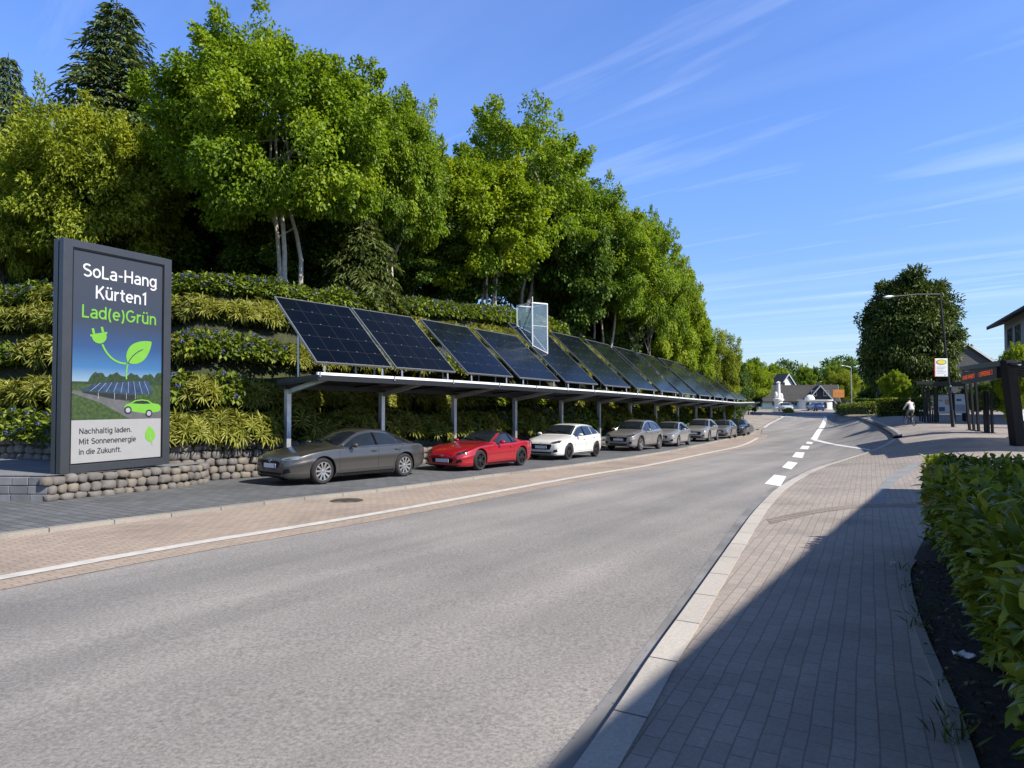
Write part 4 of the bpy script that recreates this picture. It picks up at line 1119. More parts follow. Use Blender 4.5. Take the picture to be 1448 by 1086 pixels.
for i, (xa, xb) in enumerate(PB):
    ta, tb = row_px(xa, 1.0), row_px(xb, 1.0)
    a, b = RC(ta, 1.0, 3.30)+OC, RC(tb, 1.0, 3.30)+OC
    ex = (b-a); w = ex.length; ex.normalize(); bk = Vector((-ex.y, ex.x, 0)).normalized()
    base = (RC((ta+tb)/2, 2.1, 2.93)+OC)
    tall = 1.0 if i < 4 else 1.36
    L = 3.09*tall; dirv = (bk*2.28+Vector((0, 0, 2.08))).normalized(); nv = ex.cross(dirv).normalized()
    root = empty('solar_panel', base, 0, PLAB[i], 'solar panel', 'solar panels on the carport')
    Mx = Matrix(((ex.x, dirv.x, nv.x, 0), (ex.y, dirv.y, nv.y, 0), (ex.z, dirv.z, nv.z, 0), (0, 0, 0, 1))); Mx.translation = a-base
    mb = MB(); mb.box(.035, w-.035, .035, L-.035, -.02, .012); c = mb.obj('cell_sheet', M['cells'], root); c.matrix_local = Mx
    mb = MB(); mb.box(0, .035, 0, L, -.03, .025); mb.box(w-.035, w, 0, L, -.03, .025); mb.box(.035, w-.035, 0, .035, -.03, .025); mb.box(.035, w-.035, L-.035, L, -.03, .025)
    nc = max(2, round(w/.69))
    for r_ in range(0, int(L/.62)+1):
        for q in range(1, nc+1):
            cx = min(w-.05, (q-.5)*w/nc); cy = min(L-.03, max(.03, r_*.62)); mb.box(cx-.022, cx+.022, cy-.014, cy+.014, .0255, .034)  # small blocks added in place of bright glints where the lines cross
    c = mb.obj('panel_frame', M['panelframe'], root); c.matrix_local = Mx
    mb = MB()
    for fx in (.12, .88):
        f0 = a+ex*w*fx; mb.bar(f0+dirv*.10-base-nv*.03, Vector((f0.x+bk.x*.074, f0.y+bk.y*.074, f0.z-.32))-base, .045)
        g0 = f0+dirv*(L*.62 if tall == 1 else L*.5); mb.bar(g0-base-nv*.03, Vector((g0.x, g0.y, RC(ta, 2.5, 2.90).z+OC.z-.05))-base, .05)
        mb.bar(f0+dirv*.15-base-nv*.055, f0+dirv*(L-.2)-base-nv*.055, .05)
    mb.obj('strut', M['galv'], root)
    if i == 4: PP, PN = a.copy(), nv.copy()

# glass shaft
def onplane(px, py):
    d = ray(px, py); o = Vector((0, 0, EYE)); t = (PP-o).dot(PN)/d.dot(PN); return o+d*t
gm = onplane(753, 490); Dm = gm.y
def vplane(px, D):
    p = at(px, 480, D); z = PP.z-((p.x-PP.x)*PN.x+(p.y-PP.y)*PN.y)/PN.z; return Vector((p.x, p.y, z))
gl, gr = vplane(731, Dm+1.0), vplane(774, Dm+.45)
ztop = at(752, 428, gm.y).z
q4 = vplane(0, 1); q4 = gl+gr-gm; q4.z = PP.z-((q4.x-PP.x)*PN.x+(q4.y-PP.y)*PN.y)/PN.z
cs = [gl, gm, gr, q4]
ctr = sum(cs, Vector())/4; shaft = empty('glass_shaft', ctr, 0, 'small glass lift shaft with white metal corners rising out of the solar panels', 'glass shaft')
mb = MB(); tops = []
for c in cs:
    tp_ = Vector((c.x, c.y, ztop)); tops.append(tp_); mb.bar(c+PN*.02-ctr, tp_-ctr, .045)
for k in range(4):
    a, b = cs[k], cs[(k+1) % 4]; mb.bar(tops[k]-ctr, tops[(k+1) % 4]-ctr, .05); mb.bar(a+PN*.05-ctr, b+PN*.05-ctr, .022)
    for zf in (.52,):
        za, zb_ = a.z+(ztop-a.z)*zf, b.z+(ztop-b.z)*zf; zc = ztop-(ztop-gm.z)*zf
        if zc > max(a.z, b.z)+.05: mb.bar(Vector((a.x, a.y, zc))-ctr, Vector((b.x, b.y, zc))-ctr, .018)
mb.bar(Vector((gm.x, gm.y, ztop))-ctr, Vector((gm.x, gm.y, ztop+.28))-ctr, .035)
mb.obj('metal_frame', M['whitemetal'], shaft)
mb = MB()
for k in range(4):
    a, b = cs[k], cs[(k+1) % 4]; A, B = tops[k], tops[(k+1) % 4]; n_ = (b-a).cross(Vector((0, 0, 1))).normalized()*.008
    a2, b2 = a+PN*.03, b+PN*.03
    vs = [p-ctr for p in (a2-n_, b2-n_, B-n_, A-n_, a2+n_, b2+n_, B+n_, A+n_)]
    mb.add(vs, [(3, 2, 1, 0), (4, 5, 6, 7), (0, 1, 5, 4), (1, 2, 6, 5), (2, 3, 7, 6), (3, 0, 4, 7)])
M['shaftglass'] = glassmat('shaft_glass', (.30, .42, .54), .15)
mb.obj('glass_pane', M['shaftglass'], shaft)
mb = MB(); mb.bar(ctr*0+Vector((0, 0, -.1)), Vector((0, 0, ztop-ctr.z-.1)), .06); mb.obj('guide_rail', M['galv'], shaft)

# ------------------------------------------------------------------ cars
SPEC = {
 'sedan': dict(L=4.96, H=1.45, wb=(1.0, 3.92), r=.355,
   top=[(0, .66), (.05, .74), (.2, .81), (.6, .90), (1.1, .965), (1.50, 1.01), (1.56, 1.025), (2.0, 1.235), (2.40, 1.39), (2.85, 1.45), (3.3, 1.425), (3.9, 1.27), (4.4, 1.085), (4.72, .985), (4.88, .93), (4.96, .82)],
   belt=[(0, .60), (.06, .68), (.3, .755), (.7, .85), (1.4, .925), (2.4, .95), (3.6, .97), (4.4, .985), (4.75, .93), (4.96, .78)],
   W=[(0, .60), (.05, .70), (.18, .80), (.45, .90), (.9, .945), (1.5, .95), (2.5, .955), (3.6, .965), (4.1, .96), (4.5, .91), (4.8, .82), (4.96, .70)],
   rail=[(0, .48), (.2, .62), (.8, .72), (1.5, .74), (1.9, .68), (2.4, .60), (3.2, .585), (3.9, .58), (4.4, .64), (4.8, .64), (4.96, .52)],
   zb=[(0, .27), (.08, .20), (.6, .17), (4.2, .18), (4.7, .26), (4.96, .38)], cowl=1.56, wst=2.38, rst=3.45, rend=4.38, win=(1.72, 4.12), bp=2.86, qp=3.66, hl=(.44, .84, .665, .775)),
 'coupe': dict(L=4.5, H=1.29, wb=(.93, 3.50), r=.345,
   top=[(0, .52), (.05, .60), (.2, .68), (.6, .78), (1.1, .86), (1.62, .90), (1.70, .915), (2.1, 1.11), (2.45, 1.245), (2.75, 1.285), (3.05, 1.25), (3.5, 1.08), (3.85, .955), (4.15, .93), (4.4, .88), (4.5, .80)],
   belt=[(0, .48), (.06, .55), (.3, .64), (.9, .80), (1.5, .83), (2.4, .845), (3.0, .86), (3.5, .91), (4.0, .90), (4.4, .84), (4.5, .76)],
   W=[(0, .58), (.05, .70), (.18, .80), (.45, .89), (.9, .935), (1.6, .905), (2.4, .90), (3.1, .935), (3.6, .955), (4.1, .90), (4.4, .78), (4.5, .66)],
   rail=[(0, .46), (.2, .60), (.8, .72), (1.6, .72), (2.0, .66), (2.5, .57), (3.0, .55), (3.5, .60), (3.9, .66), (4.3, .62), (4.5, .50)],
   zb=[(0, .22), (.08, .16), (.6, .14), (3.8, .15), (4.3, .24), (4.5, .34)], cowl=1.70, wst=2.42, rst=2.95, rend=3.72, win=(1.97, 3.25), bp=2.95, qp=None, hl=(.46, .82, .545, .665)),
 'hatch': dict(L=4.30, H=1.48, wb=(.86, 3.48), r=.335,
   top=[(0, .68), (.05, .76), (.2, .83), (.6, .92), (1.0, .985), (1.22, 1.01), (1.28, 1.03), (1.7, 1.27), (2.05, 1.43), (2.5, 1.48), (3.1, 1.46), (3.6, 1.40), (3.85, 1.30), (4.08, 1.08), (4.2, .96), (4.30, .80)],
   belt=[(0, .62), (.06, .70), (.3, .78), (.8, .88), (1.3, .93), (2.2, .955), (3.2, 1.0), (3.8, 1.03), (4.1, .98), (4.3, .76)],
   W=[(0, .62), (.05, .73), (.18, .81), (.45, .87), (.9, .90), (1.5, .90), (2.5, .905), (3.4, .91), (3.8, .88), (4.1, .82), (4.3, .70)],
   rail=[(0, .50), (.2, .64), (.8, .72), (1.25, .73), (1.7, .66), (2.1, .60), (3.0, .585), (3.6, .57), (3.9, .58), (4.15, .60), (4.3, .54)],
   zb=[(0, .27), (.08, .20), (.6, .18), (3.7, .19), (4.1, .28), (4.3, .40)], cowl=1.28, wst=2.03, rst=3.62, rend=4.06, win=(1.46, 3.72), bp=2.38, qp=3.12, hl=(.42, .80, .685, .81)),
 'suv': dict(L=4.50, H=1.62, wb=(.92, 3.62), r=.365,
   top=[(0, .74), (.05, .83), (.2, .91), (.6, 1.0), (1.0, 1.06), (1.26, 1.085), (1.32, 1.10), (1.75, 1.36), (2.1, 1.54), (2.6, 1.615), (3.2, 1.60), (3.75, 1.53), (4.05, 1.40), (4.25, 1.15), (4.4, 1.0), (4.50, .84)],
   belt=[(0, .68), (.06, .76), (.3, .85), (.8, .96), (1.3, 1.01), (2.2, 1.035), (3.2, 1.07), (3.9, 1.10), (4.25, 1.04), (4.5, .80)],
   W=[(0, .64), (.05, .75), (.18, .83), (.45, .89), (.9, .92), (1.5, .92), (2.5, .925), (3.5, .93), (4.0, .90), (4.3, .84), (4.5, .72)],
   rail=[(0, .52), (.2, .66), (.8, .74), (1.3, .75), (1.75, .68), (2.2, .62), (3.1, .605), (3.8, .59), (4.1, .60), (4.35, .62), (4.5, .56)],
   zb=[(0, .32), (.08, .25), (.6, .22), (3.8, .23), (4.3, .32), (4.5, .44)], cowl=1.32, wst=2.08, rst=3.80, rend=4.22, win=(1.50, 3.95), bp=2.46, qp=3.25, hl=(.42, .81, .755, .885)),
}
def catmull(P, sub):
    out = []; n = len(P)
    for i in range(n-1):
        p0, p1, p2, p3 = P[max(i-1, 0)], P[i], P[i+1], P[min(i+2, n-1)]
        for k in range(sub):
            t = k/sub; t2, t3 = t*t, t*t*t
            out.append(tuple(.5*((2*b)+(-a+c)*t+(2*a-5*b+4*c-d)*t2+(-a+3*b-3*c+d)*t3) for a, b, c, d in zip(p0, p1, p2, p3)))
    out.append(P[-1]); return out
BODY = {}
def car_shell(kind):
    if kind in BODY: return BODY[kind]
    S = SPEC[kind]; L = S['L']; f = {k: pchip(S[k]) for k in ('top', 'belt', 'W', 'rail', 'zb')}
    xs = sorted(set([0, .015, .04, .08, .13, .2, .28] + [round(.28+i*(L-.56)/56, 4) for i in range(57)] + [L-.28, L-.2, L-.13, L-.08, L-.04, L-.015, L]))
    mb = MB(); rings = []
    for x in xs:
        T, B, W, Rl, zb = (f[k](x) for k in ('top', 'belt', 'W', 'rail', 'zb'))
        cab = sst(.06, .22, T-B); rz = max(B+.012, T-.045-.03*cab); e = .93-.015*cab
        P = [(W*.80, zb), (W*.93, zb+.03), (W*.972, zb+.13), (W*.974, zb+.32*(B-zb)), (W*.984, zb+.54*(B-zb)), (W*1.003, zb+.68*(B-zb)), (W*.984, zb+.79*(B-zb)), (W*.962, B-.022), (W*e, B+.006),
             (W*e+(Rl-W*e)*.5, B+(rz-B)*.52+.01*cab), (Rl, rz), (Rl*.86, rz+(T-rz)*.62), (Rl*.5, rz+(T-rz)*.93), (0, T)]
        half = catmull(P, 3); ring = [(y, z) for y, z in half] + [(-y, z) for y, z in half[-2::-1]]
        base = len(mb.v); mb.v += [(L/2-x, y, z) for y, z in ring]; rings.append((base, len(ring)))
    n = rings[0][1]
    for (a, _), (b, _) in zip(rings, rings[1:]):
        for k in range(n): mb.f.append([a+k, a+(k+1) % n, b+(k+1) % n, b+k]); mb.m.append(0)
    a = rings[0][0]; mb.f.append([a+k for k in range(n)]); mb.m.append(0)
    b = rings[-1][0]; mb.f.append([b+k for k in range(n)][::-1]); mb.m.append(0)
    me = mb.mesh('body', [M['black'], M['arch']])
    bm = bmesh.new(); bm.from_mesh(me)
    bvh = BVHTree.FromBMesh(bm); bm.free()
    cut = MB(); cut.cur = 1; r = S['r']
    for xw in S['wb']:
        for sg in (-1, 1):
            W = f['W'](xw)
            Mx = Matrix.Translation((L/2-xw, sg*(W-.13), r)) @ Matrix.Rotation(R(90), 4, 'X')
            cut.lathe([(0, -.20), (r+.055, -.20), (r+.055, .5), (0, .5)] if sg < 0 else [(0, -.5), (r+.055, -.5), (r+.055, .20), (0, .20)], Mx, 40)
    cm_ = cut.mesh('cut', [M['black'], M['arch']])
    o = link('b', me); c = link('c', cm_)
    md = o.modifiers.new('x', 'BOOLEAN'); md.object = c; md.operation = 'DIFFERENCE'; md.solver = 'EXACT'; md.material_mode = 'INDEX'
    bpy.context.view_layer.update()
    new = bpy.data.meshes.new_from_object(o.evaluated_get(bpy.context.evaluated_depsgraph_get()))
    bpy.data.objects.remove(o); bpy.data.objects.remove(c)
    new.polygons.foreach_set('use_smooth', [True]*len(new.polygons)); new.set_sharp_from_angle(angle=R(38)); new.name = 'body'
    BODY[kind] = (new, bvh, f); return BODY[kind]
def patch(bvh, poly, mode, eps, res=.05, side=1, thick=.012):
    """lay a polygon onto the body: mode 'side' (x,z), 'top' (x,y), 'front' (y,z), 'rear' (y,z)"""
    pts = [Vector(p) for p in poly]; out = []
    for i, p in enumerate(pts):
        q = pts[(i+1) % len(pts)]; n = max(1, int((q-p).length/res)); out += [p.lerp(q, k/n) for k in range(n)]
    xs = [p.x for p in out]; ys = [p.y for p in out]; ip = []
    x = min(xs)+res*.5
    while x < max(xs):
        y = min(ys)+res*.5
        while y < max(ys): ip.append(Vector((x, y))); y += res
        x += res
    v2, _, fs, *_r = delaunay_2d_cdt(out+ip, [], [list(range(len(out)))], 1, 1e-5)
    vs = []; nr = []
    dirs = {'side': Vector((0, -side, 0)), 'top': Vector((0, 0, -1)), 'front': Vector((-1, 0, 0)), 'rear': Vector((1, 0, 0))}
    d = dirs[mode]; ok = True; last = None
    for v in v2:
        o = {'side': Vector((v.x, 3*side, v.y)), 'top': Vector((v.x, v.y, 3)), 'front': Vector((6, v.x, v.y)), 'rear': Vector((-6, v.x, v.y))}[mode]
        loc, n, i, dd = bvh.ray_cast(o, d)
        if loc is None:
            loc, n, i, dd = bvh.find_nearest(o+d*(o.dot(d)*-1+2.0) if mode in ('front', 'rear') else o+d*2.2)
        if n.dot(d) > 0: n = -n
        vs.append(loc+n*eps); nr.append(n)
    m = len(vs); V = vs+[a-b*thick for a, b in zip(vs, nr)]
    F = [list(f) for f in fs]; cnt = {}
    for f in F:
        for a, b in zip(f, f[1:]+f[:1]): cnt[(a, b)] = 1
    rim = [[a, b, b+m, a+m] for (a, b) in cnt if (b, a) not in cnt]
    return V, F+rim
def strip(line, w):
    L_, R_ = [], []
    pts = [Vector(p) for p in line]
    for i, p in enumerate(pts):
        t = (pts[min(i+1, len(pts)-1)]-pts[max(i-1, 0)]).normalized(); n_ = Vector((-t.y, t.x)); L_.append(p+n_*w/2); R_.append(p-n_*w/2)
    return L_+R_[::-1]
def wheel_meshes(r, w, spokes, style):
    key = ('w', r, spokes, style)
    if key in BODY: return BODY[key]
    ri = r*.70
    mb = MB(); mb.lathe([(ri*.97, -w/2+.015), (r-.05, -w/2), (r-.012, -w/2+.03), (r, -w/2+.07), (r, w/2-.07), (r-.012, w/2-.03), (r-.05, w/2), (ri*.97, w/2-.015)], None, 40, True)
    tyre = mb.mesh('tyre', M['tyre'], 50)
    mb = MB(); mb.lathe([(ri*.985, w/2-.012), (ri*.99, w/2-.004), (ri*.93, w/2-.004), (ri*.90, w/2-.03), (ri*.90, -w/2+.03)], None, 40, cap=False)
    mb.lathe([(0, w/2-.012), (.035, w/2-.014), (.075, w/2-.03), (.08, w/2-.07)], None, 20)
    for k in range(spokes):
        a = 2*math.pi*k/spokes; ca, sa = math.cos(a), math.sin(a)
        wi, wo_ = (.020, .030) if spokes > 7 else (.035, .042)
        tw = .045 if style == 1 else 0
        for s2 in ((-1, 1) if style == 1 else (0,)):
            p0 = (.05, s2*.012); p1 = (ri*.93, s2*tw)
            q = []
            for (rr, tt), ww in ((p0, wi if style != 1 else .013), (p1, wo_ if style != 1 else .014)):
                for sg in (-1, 1): q.append((rr, tt+sg*ww))
            V = []
            for z in (0, -.03):
                for j, (rr, tt) in enumerate(q):
                    zz = (w/2-.018 if j < 2 else w/2-.008)+z; V.append((rr*ca-tt*sa, rr*sa+tt*ca, zz))
            mb.add(V, [(0, 1, 3, 2), (6, 7, 5, 4), (0, 4, 5, 1), (2, 3, 7, 6), (0, 2, 6, 4), (1, 5, 7, 3)])
    rim = mb.mesh('rim', M['rimsilver'], 40)
    mb = MB(); mb.lathe([(0, w/2-.075), (ri*.90, w/2-.075)], None, 32); mb.lathe([(0, w/2-.06), (ri*.62, w/2-.062), (ri*.62, w/2-.075)], None, 32)
    disc = mb.mesh('brake_disc', M['arch'], 40)
    BODY[key] = (tyre, rim, disc); return BODY[key]
def build_car(name, kind, paint, label, group, loc, head, rim='rimsilver', spokes=10, style=0, trim='chrome', roof=None, plate=True, cat='car', lens='lamp_lens', grille='wide'):
    S = SPEC[kind]; shell, bvh, f = car_shell(kind); L = S['L']; hx = L/2
    root = empty(name, loc, head, label, cat, group)
    me = shell.copy(); me.materials.clear(); me.materials.append(paint); me.materials.append(M['arch']); body = link('body', me, root)
    X = lambda x: hx-x
    def glass_side(x0, x1, sg, lo=.03, hi=.035, slope0=0, slope1=0):
        n = 14; lowl, upl = [], []
        for k in range(n+1):
            x = x0+(x1-x0)*k/n; T, B = f['top'](x), f['belt'](x); rz = max(B+.012, T-.075)
            lowl.append((X(x), B+lo)); upl.append((X(x), max(B+lo+.006, rz-hi)))
        poly = lowl+upl[::-1]; 
        return [(p[0], p[1]) for p in poly]
    gm_ = M['carglass']; w0, w1 = S['win']; segs = [(w0, S['bp']-.01), (S['bp']+.01, (S['qp'] or w1)-(.02 if S['qp'] else 0))]
    if S['qp']: segs.append((S['qp']+.02, w1))
    if S['qp'] is None: segs = [(w0, S['bp']-.02), (S['bp']+.02, w1)]
    for sg in (1, -1):
        for (a, b) in segs:
            mb = MB(); mb.add(*patch(bvh, glass_side(a, b, sg), 'side', .004, .06, sg)); mb.obj('side_window', gm_, body, 30)
        # bright or black surround, under and over the glass
        mb = MB(); n = 20
        lowl = [(X(w0+(w1-w0)*k/n), f['belt'](w0+(w1-w0)*k/n)+.018) for k in range(n+1)]
        mb.add(*patch(bvh, strip(lowl, .018), 'side', .007, .08, sg))
        upl = [(X(x), max(f['belt'](x)+.03, f['top'](x)-.075-.018)) for x in [w0-.06+(w1-w0+.1)*k/n for k in range(n+1)]]
        mb.add(*patch(bvh, strip(upl, .018), 'side', .006, .08, sg)); mb.obj('window_trim', M[trim], body, 30)
        # pillar cover
        mb = MB(); bp = S['bp']; mb.add(*patch(bvh, [(X(bp-.04), f['belt'](bp)+.03), (X(bp+.04), f['belt'](bp)+.03), (X(bp+.04), f['top'](bp)-.115), (X(bp-.04), f['top'](bp)-.115)], 'side', .011, .06, sg)); mb.obj('pillar_cover', M['pillar'], body, 30)
        # door gaps
        mb = MB(); d0_ = S['wb'][0]+S['r']+.17; d1_ = S['bp']+.02; d2_ = S['wb'][1]-S['r']*.55 if S['qp'] else None
        def seam(pts, w=.009): mb.add(*patch(bvh, strip(pts, w), 'side', .0015, .05, sg, .004))
        zs = lambda x: f['zb'](x)+.17
        seam([(X(d0_), zs(d0_)), (X(d0_-.02), f['belt'](d0_)-.05)]); seam([(X(d1_), zs(d1_)), (X(d1_), f['belt'](d1_)+.015)])
        seam([(X(d0_), zs(d0_)), (X((d0_+d1_)/2), zs(d1_)), (X(d1_), zs(d1_))])
        if d2_:
            xr = S['wb'][1]-S['r']-.10; seam([(X(d1_), zs(d1_)), (X(xr), zs(xr))]); seam([(X(xr), zs(xr)), (X(xr+.03), .55), (X(d2_), f['belt'](d2_)-.14), (X(d2_+.10), f['belt'](d2_)+.01)])
        mb.obj('door_gap', M['arch'], body)
        mb = MB()
        for xh in ((d1_-.17,) + ((S['wb'][1]-S['r']+.03,) if d2_ else ())):
            z = f['belt'](xh)-.115; yy = sg*f['W'](xh)*.995; mb.bar((X(xh-.09), yy+sg*.012, z+.004), (X(xh+.09), yy+sg*.012, z-.004), .026, .03)
        hb = mb.obj('door_handle', paint, body); bv = hb.modifiers.new('b', 'BEVEL'); bv.width = .008; bv.segments = 2
        # sill and arch lips
        mb = MB(); xa, xb_ = S['wb'][0]+S['r']+.07, S['wb'][1]-S['r']-.07
        mb.add(*patch(bvh, [(X(xa), f['zb'](xa)+.035), (X(xb_), f['zb'](xb_)+.035), (X(xb_), f['zb'](xb_)+.105), (X(xa), f['zb'](xa)+.105)], 'side', .004, .1, sg)); mb.obj('sill_trim', M['black'], body, 40)
        if kind in ('suv',):
            for xw in S['wb']:
                mb = MB(); lip = [(X(xw)+(S['r']+.085)*math.cos(R(a)), S['r']+(S['r']+.085)*math.sin(R(a))) for a in range(-10, 191, 10)]
                mb.add(*patch(bvh, strip(lip, .05), 'side', .006, .06, sg)); mb.obj('arch_trim', M['black'], body, 40)
        # mirror
        mb = MB(); xm = S['cowl']+.36; W = f['W'](xm); zb_ = f['belt'](xm)
        mb.ell((X(xm)+.0, sg*(W+.10), zb_+.085), (.075, .115, .068)); mb.bar((X(xm), sg*W*.93, zb_+.02), (X(xm), sg*(W+.05), zb_+.055), .05, .03)
        mb.obj('mirror', paint if kind != 'sedan' else paint, body, 50)
        # lamps
        y0, y1, z0, z1 = S['hl']
        lampp = [(sg*y0, z0+.012), (sg*(y0+.12), z0), (sg*(y1-.02), z0+.03), (sg*y1, z1-.01), (sg*(y1-.12), z1), (sg*(y0+.06), z0+.055)]
        if sg < 0: lampp = lampp[::-1]
        hl = MB(); hl.add(*patch(bvh, lampp, 'front', .006, .03)); ho = hl.obj('headlight', M[lens], body, 30)
        mb = MB(); xx = [(sg*(y0+.08), z0+.02), (sg*(y1-.10), z0+.035), (sg*(y1-.09), z0+.05), (sg*(y0+.09), z0+.034)]
        if sg < 0: xx = xx[::-1]
        mb.add(*patch(bvh, xx, 'front', .010, .03)); mb.obj('daylight_strip', M['chrome'], ho)
        mb = MB(); vt = [(sg*.55, .30+f['zb'](0)-.25), (sg*.74, .34+f['zb'](0)-.25), (sg*.72, .45+f['zb'](0)-.25), (sg*.60, .42+f['zb'](0)-.25)]
        if sg < 0: vt = vt[::-1]
        mb.add(*patch(bvh, vt, 'front', .004, .04)); mb.obj('air_vent', M['black'], body)
        tl = [(sg*.38, f['belt'](L-.1)-.10), (sg*.70, f['belt'](L-.1)-.12), (sg*.72, f['belt'](L-.1)-.01), (sg*.40, f['belt'](L-.1)-.03)]
        if sg > 0: tl = tl[::-1]
        mb = MB(); mb.add(*patch(bvh, tl, 'rear', .006, .05)); mb.obj('tail_light', M['tail'], body)
    def topglass(x0, x1, in0, in1):
        n = 10; a = [(X(x0+(x1-x0)*k/n), f['rail'](x0+(x1-x0)*k/n)-(in0+(in1-in0)*k/n)) for k in range(n+1)]
        return a+[(p[0], -p[1]) for p in a[::-1]]
    mb = MB(); mb.add(*patch(bvh, topglass(S['cowl']+.03, S['wst']-.03, .035, .03), 'top', .004, .07)); mb.obj('windscreen', gm_, body, 30)
    mb = MB(); mb.add(*patch(bvh, topglass(S['rst']+.04, S['rend']-.03, .03, .05), 'top', .004, .07)); mb.obj('rear_window', gm_, body, 30)
    if roof:
        mb = MB(); mb.add(*patch(bvh, topglass(S['wst']-.04, S['rend']-.15, -.03, -.03), 'top', .005, .08)); mb.obj('roof_reflection', M[roof], body, 30)  # black patch painted over the roof for its dark canopy reflection
    # bonnet gap
    mb = MB()
    for sg in (1, -1):
        ln = [(X(.30), sg*f['rail'](.30)*.93), (X(.8), sg*f['rail'](.8)*.97), (X(S['cowl']-.05), sg*f['rail'](S['cowl'])*1.02)]; ln = resample([Vector(p) for p in ln], .15)
        q = strip(ln, .009); mb.add(*patch(bvh, q if sg < 0 else q[::-1], 'top', .0015, .06, 1, .004))
    mb.obj('bonnet_gap', M['arch'], body)
    # front: grille, intake, plate, badge, wipers
    zt = f['belt'](.05); zb0 = f['zb'](.05)
    if grille == 'wide': gp = [(-.36, zt-.20), (.36, zt-.20), (.42, zt-.08), (.38, zt-.035), (-.38, zt-.035), (-.42, zt-.08)]
    elif grille == 'low': gp = [(-.40, zb0+.10), (.40, zb0+.10), (.46, zb0+.22), (.36, zb0+.25), (-.36, zb0+.25), (-.46, zb0+.22)]
    else: gp = [(-.42, zt-.25), (.42, zt-.25), (.50, zt-.06), (.46, zt-.03), (-.46, zt-.03), (-.50, zt-.06)]
    mb = MB(); mb.add(*patch(bvh, gp, 'front', .004, .05)); gr_ = mb.obj('grille', M['black'], body)
    mb = MB()
    zs_ = [p[1] for p in gp]
    for k in range(4):
        z = min(zs_)+(max(zs_)-min(zs_))*(k+.7)/4.6; mb.add(*patch(bvh, [(-.36, z-.004), (.36, z-.004), (.36, z+.004), (-.36, z+.004)], 'front', .008, .06))
    mb.obj('grille_bar', M['dark_metal'], gr_)
    if grille != 'low':
        mb = MB(); mb.add(*patch(bvh, [(-.46, zb0+.045), (.46, zb0+.045), (.52, zb0+.13), (-.52, zb0+.13)], 'front', .004, .06)); mb.obj('air_intake', M['black'], body)
    mb = MB(); mb.add(*patch(bvh, [(-.55, zb0+.005), (.55, zb0+.005), (.60, zb0+.03), (-.60, zb0+.03)], 'front', .008, .06)); mb.obj('front_lip', M['black'], body)
    def ray_front(y, z): return bvh.ray_cast(Vector((6, y, z)), Vector((-1, 0, 0)))[0]
    if plate:
        zp = (zt-.155 if grille != 'low' else zb0+.175); p = ray_front(0, zp)
        if p:
            mb = MB(); mb.box(p.x, p.x+.022, -.26, .26, zp-.055, zp+.055); po = mb.obj('number_plate', M['plate'], body)
            mb = MB(); mb.box(p.x+.023, p.x+.026, .215, .258, zp-.052, zp+.052); mb.obj('plate_band', M['plate_blue'], po)
    zl = zt+.0; p = ray_front(0, zt-.02)
    if p:
        mb = MB(); mb.lathe([(.028, -.006), (.045, -.008), (.048, .004), (.038, .010), (.028, .004)], Matrix.Translation((p.x+.012, 0, zt-.03)) @ Matrix.Rotation(R(80), 4, 'Y'), 20, True); mb.obj('badge', M['chrome'], body, 50)
    mb = MB(); xw_ = S['cowl']+.10
    for y0 in (.45, -.05):
        za = bvh.ray_cast(Vector((X(xw_), y0, 3)), Vector((0, 0, -1)))[0]; zc = bvh.ray_cast(Vector((X(xw_+.12), y0-.5, 3)), Vector((0, 0, -1)))[0]
        if za and zc: mb.bar(za+Vector((0, 0, .02)), zc+Vector((0, 0, .02)), .018, .018)
    mb.obj('wiper', M['black'], body)
    # wheels
    ty, rm, ds = wheel_meshes(S['r'], .225, spokes, style)
    for xw in S['wb']:
        for sg in (1, -1):
            W = f['W'](xw); w_ = link('wheel', ty, root, (X(xw), sg*(W-.135), S['r'])); w_.rotation_euler = (R(-90)*sg, R(random.uniform(0, 70)), 0)
            rmo = link('rim', rm, w_); link('brake_disc', ds, w_)
            if rim != 'rimsilver':
                rmo.material_slots[0].link = 'OBJECT'; rmo.material_slots[0].material = M[rim]
    return root
P_ = lambda *a: None
PAINT = {'grey': carpaint('paint_graphite', (.062, .060, .057), .45, .30), 'red': carpaint('paint_red', (.34, .010, .018), .25, .25), 'white': carpaint('paint_white', (.58, .575, .55), .0, .30),
         'silver': carpaint('paint_silver_grey', (.27, .255, .24), .55, .30), 'silver2': carpaint('paint_silver', (.36, .35, .335), .55, .28), 'dgrey': carpaint('paint_dark_silver', (.20, .195, .19), .5, .3),
         'black': carpaint('paint_black', (.018, .019, .022), .3, .22), 'blue': carpaint('paint_blue', (.02, .07, .20), .4, .25), 'pale': carpaint('paint_pale', (.55, .60, .66), .2, .3)}
GC = 'cars parked under the solar carport'
